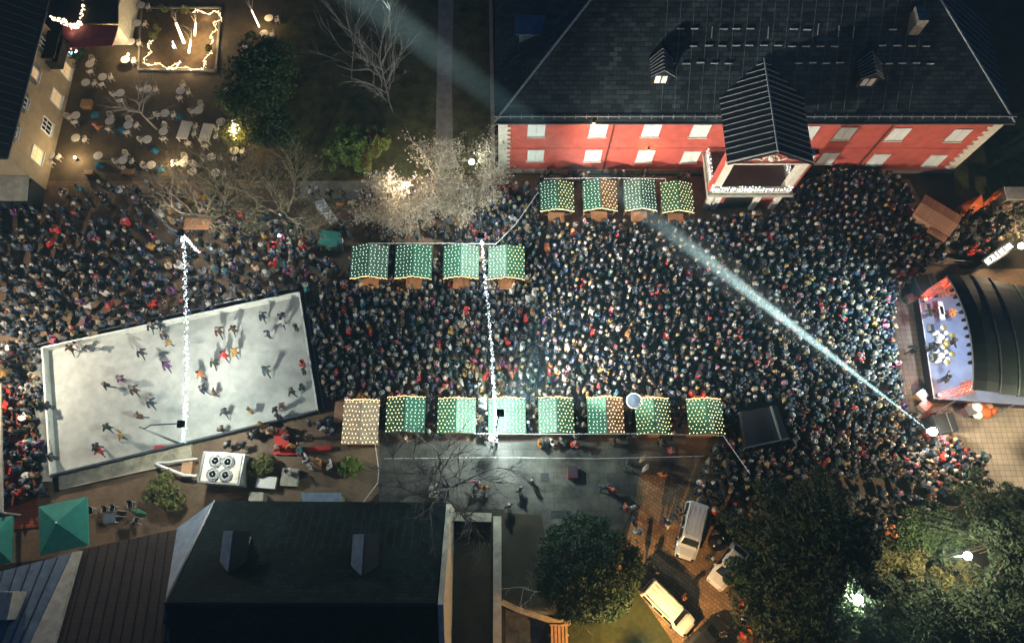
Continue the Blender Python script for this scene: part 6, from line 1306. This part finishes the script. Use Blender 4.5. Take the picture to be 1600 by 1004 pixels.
for u, v, ps, coat, pl in ((745, 757, 'walk', 'pink', 'under the dark bare tree'), (757, 762, 'stand', 'orange', 'under the dark bare tree, right one'), (795, 790, 'stand', 'black', 'at the left end of the grey lane by the wall'), (812, 764, 'stand', 'grey', 'on the grey lane above the grass slope'), (832, 752, 'walk', 'black', 'alone on the grey lane, casting a long shadow'), (843, 695, 'stand', 'orange', 'behind the milky roofed lower stall, left end'), (852, 690, 'pocket', 'black', 'behind the milky roofed lower stall'), (862, 692, 'stand', 'white', 'behind the milky roofed lower stall, right end'), (878, 690, 'stand', 'grey', 'between the two stalls at the top of the grey lane'), (898, 694, 'clap', 'red', 'behind the brown sloped lower stall'),
        (958, 692, 'stand', 'brown', 'standing behind the brown sloped stall, in its doorway light'), (983, 735, 'walk', 'black', 'beside the person in orange on the lane'), (1003, 717, 'stand', 'beige', 'at the top middle of the lane'), (1007, 732, 'stand', 'white', 'in the middle of the lane'), (980, 722, 'stand', 'charcoal', 'on the lane below the gold stall'), (1034, 741, 'stand', 'orange', 'on the lane casting shadows to the parking bay'), (1047, 705, 'clap', 'red', 'behind the gold bulb stall'), (1033, 692, 'phone', 'black', 'behind the gold bulb stall'), (942, 761, 'walk', 'blue', 'walking on the lower lane, left of a pair'), (956, 766, 'stand', 'red', 'walking on the lower lane, right of a pair'), (986, 794, 'stand', 'white', 'at the top of the parking bay'), (977, 793, 'walk', 'red', 'close beside the white coat at the bay'),
        (990, 812, 'walk', 'navy', 'at the left rim of the parking bay'), (996, 832, 'clap', 'white', 'at the edge of the evergreen, holding a bag'), (1035, 815, 'stand', 'purple', 'left of the bluish van, left of a pair'), (1042, 818, 'stand', 'white', 'left of the bluish van, right of a pair'), (1053, 808, 'stand', 'blue', 'close to the rear of the bluish van'), (1012, 875, 'stand', 'navy', 'between the evergreen and the diagonal van'), (1024, 893, 'walk', 'blue', 'just behind the diagonal van'), (1068, 932, 'stand', 'orange', 'beside the hood of the diagonal van'), (1116, 830, 'stand', 'brown', 'right of the bluish van'), (1110, 872, 'stand', 'black', 'between the bluish van and the jeep'), (1159, 945, 'walk', 'red', 'at the right rim of the parking bay'), (1162, 966, 'stand', 'white', 'at the right rim of the bay near the bottom'),
        (1160, 993, 'stand', 'red', 'beside the black car at the bottom'), (1172, 985, 'stand', 'orange', 'right of the black car, bottom'), (1130, 992, 'clap', 'black', 'leaning over the black car'), (1092, 780, 'stand', 'mustard', 'at the rear of the bluish van'), (1112, 797, 'clap', 'red', 'behind the bluish van, right side'), (1140, 805, 'stand', 'navy', 'by the little grass patch'), (1150, 812, 'stand', 'brown', 'by the little grass patch, lower'), (1060, 798, 'stand', 'black', 'left of the rear of the bluish van'), (1105, 722, 'clap', 'beige', 'near the booth at the lane end'), (1100, 738, 'stand', 'blue', 'near the lane end below the booth')):
    at_px(u, v, ps, pl, coat, None, None, None, GL)
GC = 'people in the cafe courtyard'
for u, v, ps, coat, pl in ((153, 200, 'walk', 'orange', 'among the cafe tables'), (178, 205, 'stand', 'black', 'left of the cafe table below the small tree'), (590, 276, 'stand', 'navy', 'at the right end of the pale walk'), (486, 298, 'stand', 'white', 'on the pale walk above the folding lift'), (496, 300, 'stand', 'brown', 'on the pale walk above the folding lift, right'), (516, 304, 'stand', 'dark green', 'below the pale walk'), (535, 303, 'stand', 'brown', 'below the pale walk, right'), (533, 322, 'stand', 'orange', 'right of the folding lift'), (551, 318, 'stand', 'beige', 'right of the folding lift, farther'), (570, 305, 'stand', 'black', 'at the left rim of the pale lit tree'), (582, 303, 'stand', 'navy', 'at the left rim of the pale lit tree, right'), (548, 347, 'stand', 'navy', 'right of the green covered cart'), (536, 355, 'stand', 'black', 'just above the ladder'), (546, 366, 'stand', 'charcoal', 'right of the ladder')):
    at_px(u, v, ps, pl, coat, None, None, None, GC)
GB = 'people at the barrier south of the rink'
for u, v, coat, pl in ((357, 695, 'black', 'at the south boards left of the drinks table'), (380, 697, 'black', 'kneeling left of the drinks table'), (392, 680, 'navy', 'at the south boards above the drinks table'), (411, 664, 'brown', 'leaning on the south boards'), (402, 676, 'charcoal', 'at the south boards, second from the table'), (425, 675, 'beige', 'above the drinks table'), (440, 674, 'red', 'above the drinks table'), (447, 684, 'navy', 'at the drinks table'), (436, 700, 'red', 'at the left of the drinks table'), (458, 698, 'orange', 'at the right of the drinks table'), (470, 705, 'teal', 'right of the drinks table'), (484, 660, 'black', 'at the southeast rink corner'), (500, 663, 'purple', 'between the rink corner and the counter'), (516, 660, 'teal', 'left of the side counter'), (508, 672, 'white', 'below the rink corner'), (522, 675, 'blue', 'below the side counter'), (484, 682, 'brown', 'in the open space below the rink corner'), (478, 718, 'white', 'above the flowers pallet'), (486, 730, 'white', 'right of the flowers pallet'), (500, 722, 'orange', 'near the round bush below the beige stall'), (516, 728, 'white', 'left of the round bush'), (452, 738, 'white', 'tending the flowers pallet'), (398, 681, 'black', 'crouched at the south boards')):
    at_px(u, v, pr.choice(['stand', 'pocket', 'clap', 'walk']), pl, coat, None, None, None, GB)

# ---- the dense crowd: the nearest people are things, the rest is one mass
ZH = 1.55
def inpoly(pts, px):
    poly = np.array([P2(u, v, ZH) for u, v in px]); x, y = pts[:, 0], pts[:, 1]; r = np.zeros(len(pts), bool); j = len(poly) - 1
    for i in range(len(poly)):
        xi, yi = poly[i]; xj, yj = poly[j]; r ^= ((yi > y) != (yj > y)) & (x < (xj - xi) * (y - yi) / (yj - yi + 1e-12) + xi); j = i
    return r
rng = np.random.default_rng(11)
ZONES = [  # polygon in reference pixels (head height), spacing, keep, facing (None = any)
    ('main', [(478, 480), (520, 440), (560, 434), (828, 434), (836, 345), (1095, 342), (1215, 325), (1262, 280), (1300, 262), (1400, 268), (1424, 295), (1430, 340), (1462, 380), (1448, 425), (1398, 462), (1398, 540), (1412, 620), (1440, 662), (1500, 690), (1548, 735), (1490, 765), (1400, 745), (1260, 745), (1190, 790), (1120, 768), (1140, 690), (1136, 615), (510, 617), (497, 560)], .585, .98, EAST),
    ('between', [(536, 610), (1140, 610), (1140, 682), (536, 682)], .55, .5, None),
    ('gaps', [(545, 382), (822, 382), (822, 440), (545, 440)], .6, .45, None),
    ('palace', [(845, 262), (1080, 262), (1080, 282), (845, 282)], .8, .35, None),
    ('corner', [(770, 282), (842, 288), (838, 440), (822, 436), (822, 382), (730, 372), (740, 330)], .55, .85, None),
    ('west', [(-30, 420), (120, 395), (300, 372), (420, 395), (500, 400), (540, 420), (510, 448), (470, 446), (60, 537), (-30, 545)], .80, .6, None),
    ('northwest', [(-30, 300), (60, 320), (110, 285), (200, 280), (350, 300), (420, 340), (430, 396), (300, 372), (120, 395), (-30, 420)], .95, .42, None),
    ('trees', [(410, 330), (480, 345), (500, 400), (420, 395)], .75, .6, None),
    ('lit', [(580, 300), (790, 285), (760, 375), (560, 376)], .9, .4, None),
    ('westside', [(-30, 545), (55, 540), (64, 780), (-30, 780)], .7, .55, None),
    ('southeast', [(1130, 690), (1260, 745), (1195, 800), (1130, 815), (1085, 775), (1095, 720)], .66, .85, None),
    ('under', [(1190, 790), (1480, 760), (1420, 830), (1200, 840)], .7, .75, EAST),
    ('backstage', [(1478, 340), (1600, 300), (1600, 345), (1530, 400), (1470, 400)], .85, .5, None),
    ('side', [(1440, 690), (1545, 712), (1550, 765), (1430, 770)], .62, .7, EAST),
    ('bottom', [(1150, 930), (1290, 985), (1290, 1010), (1165, 1000)], .9, .5, None)]
cell = {}; PTS = []
def try_add(x, y, d, zi_):
    ci, cj = int(x / .5), int(y / .5); R_ = int(d / .5) + 1
    for a in range(ci - R_, ci + R_ + 1):
        for b in range(cj - R_, cj + R_ + 1):
            for q in cell.get((a, b), ()):
                if (q[0] - x) ** 2 + (q[1] - y) ** 2 < d * d: return False
    cell.setdefault((ci, cj), []).append((x, y)); PTS.append((x, y, zi_)); return True
for x, y in OCC: cell.setdefault((int(x / .5), int(y / .5)), []).append((x, y))
BLOCK = [[(sx - hw - .12, sy - hd - .2), (sx + hw + .12, sy + hd + .2)] for _, (sx, sy, hw, hd, _r) in STALLS]
rink_px = [(60, 536), (468, 447), (506, 648), (70, 752)]; booth_px = [(1148, 632), (1222, 622), (1242, 690), (1158, 708)]
palx0, paly = -.3, PY0 - .6
for zi_, (nm, px, d, keep, face) in enumerate(ZONES):
    pol = np.array([P2(u, v, ZH) for u, v in px]); lo, hi_ = pol.min(0), pol.max(0); n = int((hi_ - lo).prod() / (d * d) * 9)
    pts = rng.uniform(lo, hi_, (n, 2)); pts = pts[inpoly(pts, px)]; pts = pts[~inpoly(pts, rink_px)]; pts = pts[~inpoly(pts, booth_px)]
    ok = np.ones(len(pts), bool)
    for (x0, y0), (x1, y1) in BLOCK: ok &= ~((pts[:, 0] > x0) & (pts[:, 0] < x1) & (pts[:, 1] > y0) & (pts[:, 1] < y1))
    ok &= ~((pts[:, 1] > paly) & (pts[:, 0] > palx0)); ok &= ~((pts[:, 1] > 34.7) & (pts[:, 0] > 20.2) & (pts[:, 0] < 29)); ok &= ~((pts[:, 0] > 39.6) & (pts[:, 1] > 13.8) & (pts[:, 1] < 26.2)); ok &= ~((pts[:, 1] < 6.6) & (pts[:, 0] < -4))
    for sx, sy, hw, hd, r_ in [q[1] for q in STALLS]:
        cy_ = sy - hd - .15 if r_ == 0 else sy + hd + .15; ok &= ~((abs(pts[:, 0] - sx) < .95) & (abs(pts[:, 1] - cy_) < .6))
    pts = pts[ok]; clump = (np.sin(pts[:, 0] * .9 + 2) * np.sin(pts[:, 1] * 1.1 + zi_) * .5 + .5)
    pts = pts[rng.random(len(pts)) < np.clip(keep + (clump - .5) * (1 - keep) * 1.6, 0, 1)] if keep < .9 else pts
    for x, y in pts: try_add(float(x), float(y), d, zi_)
PTS = np.array(PTS); left = max(0, 298 - NP[0])
cand = np.argsort(PTS[:, 0] ** 2 + PTS[:, 1] ** 2)[:left]; chosen = set(int(i) for i in cand)
SN = ['beige bulb covered stall', 'gold and green second stall', 'milky roofed third stall', 'stall under the light strand', 'milky and dark roofed stall', 'green and brown roofed stall', 'all gold bulb stall', 'rightmost lower stall']
SXL = [STALLS[15][1]] + [STALLS[i][1] for i in range(8, 15)]
def place_words(x, y, zone):
    if zone == 'southeast': return 'in the loose crowd below the black sound booth'
    if zone == 'under': return 'at the crowd edge by the huge cedar'
    k = min(range(8), key=lambda i: abs(SXL[i][0] - x)); top = SXL[k][1] + SXL[k][2]
    if y < SXL[k][1] - 2.4: return f'behind the {SN[k]}'
    side = 'in front of' if abs(x - SXL[k][0]) < 1.4 else 'left of' if x < SXL[k][0] else 'right of'
    if y < SXL[k][1] + 1.5: return f'beside the {SN[k]}, {"left" if x < SXL[k][0] else "right"}'
    return f'in the crowd {side} the {SN[k]}'
CP = ['stand', 'pocket', 'pocket', 'clap', 'clap', 'phone', 'stand', 'walk']
def facing(zi_): f = ZONES[zi_][4]; return pr.uniform(0, 6.28) if f is None or pr.random() < .14 else f + pr.gauss(0, .35)
for i in cand:
    x, y, zi_ = PTS[i]; person(float(x), float(y), 0, facing(int(zi_)), pr.choice(CP), place_words(x, y, ZONES[int(zi_)][0]), None, 'people of the crowd nearest the lower stalls', pr.uniform(1.02, 1.16))
BV, BF, BC, BM = [], [], [], []; nv = 0
CPW = ['stand', 'pocket', 'clap', 'phone', 'phones', 'up', 'oneup', 'walk']; CW = [4, 6, 5, 2, 1, .5, .6, 2]
for i in range(len(PTS)):
    if i in chosen: continue
    x, y, zi_ = PTS[i]; lk = new_look(); ps = pr.choices(CPW, CW)[0]; T = LO[ps]; a = facing(int(zi_)); s_ = pr.uniform(1.0, 1.17) if pr.random() < .93 else pr.uniform(.7, .85)
    c_, n_ = math.cos(a), math.sin(a); RM = np.array([[c_, n_, 0], [-n_, c_, 0], [0, 0, 1]]) * s_
    V, F = T['body']; col = np.tile((.018, .02, .03), (len(V), 1)); col[T['skin']] = SKINS[i % 3]
    hv, hf = headmesh(lk[1], T['hy']); cv, cf = T['coat']
    for vv, ff, cc, mi in ((V, F, col, 0), (cv, cf, np.clip(np.tile(CD[lk[0]], (len(cv), 1)) * pr.uniform(.75, 1.3), 0, .9), 1), (hv, hf, head_cols(lk[1], lk[2], len(hv), i), 2)):
        BV.append(vv @ RM + [x, y, 0]); BF.append(ff + nv); BC.append(cc); BM.append(np.full(len(ff), mi)); nv += len(vv)
cro = mesh_np('crowd', np.concatenate(BV), np.concatenate(BF), [MT['skin'], MT['cloth'], MT['hair']], None, np.concatenate(BM), np.concatenate(BC), True)
tag(cro, 'dense winter crowd in dark coats filling the square before the stage', 'crowd', kind='stuff')
print('people', len(PTS), NP[0])

# ------------------------------------------------------------------ thin night haze round the whole scene
hz_ = MB().box(0, 50, 33.75, 264, 224, 69.5).build('haze', MT['white'])
hm = bpy.data.materials.new('haze_air'); hm.use_nodes = True; ht_ = hm.node_tree; ht_.nodes.remove(ht_.nodes['Principled BSDF'])
hv_ = ht_.nodes.new('ShaderNodeVolumePrincipled'); hv_.inputs['Color'].default_value = (.42, .84, 1, 1); hv_.inputs['Density'].default_value = .0008
ht_.links.new(hv_.outputs[0], ht_.nodes['Material Output'].inputs['Volume']); hz_.data.materials.clear(); hz_.data.materials.append(hm)
tag(hz_, 'thin bluish night haze glowing around the lamps', 'haze', kind='stuff')
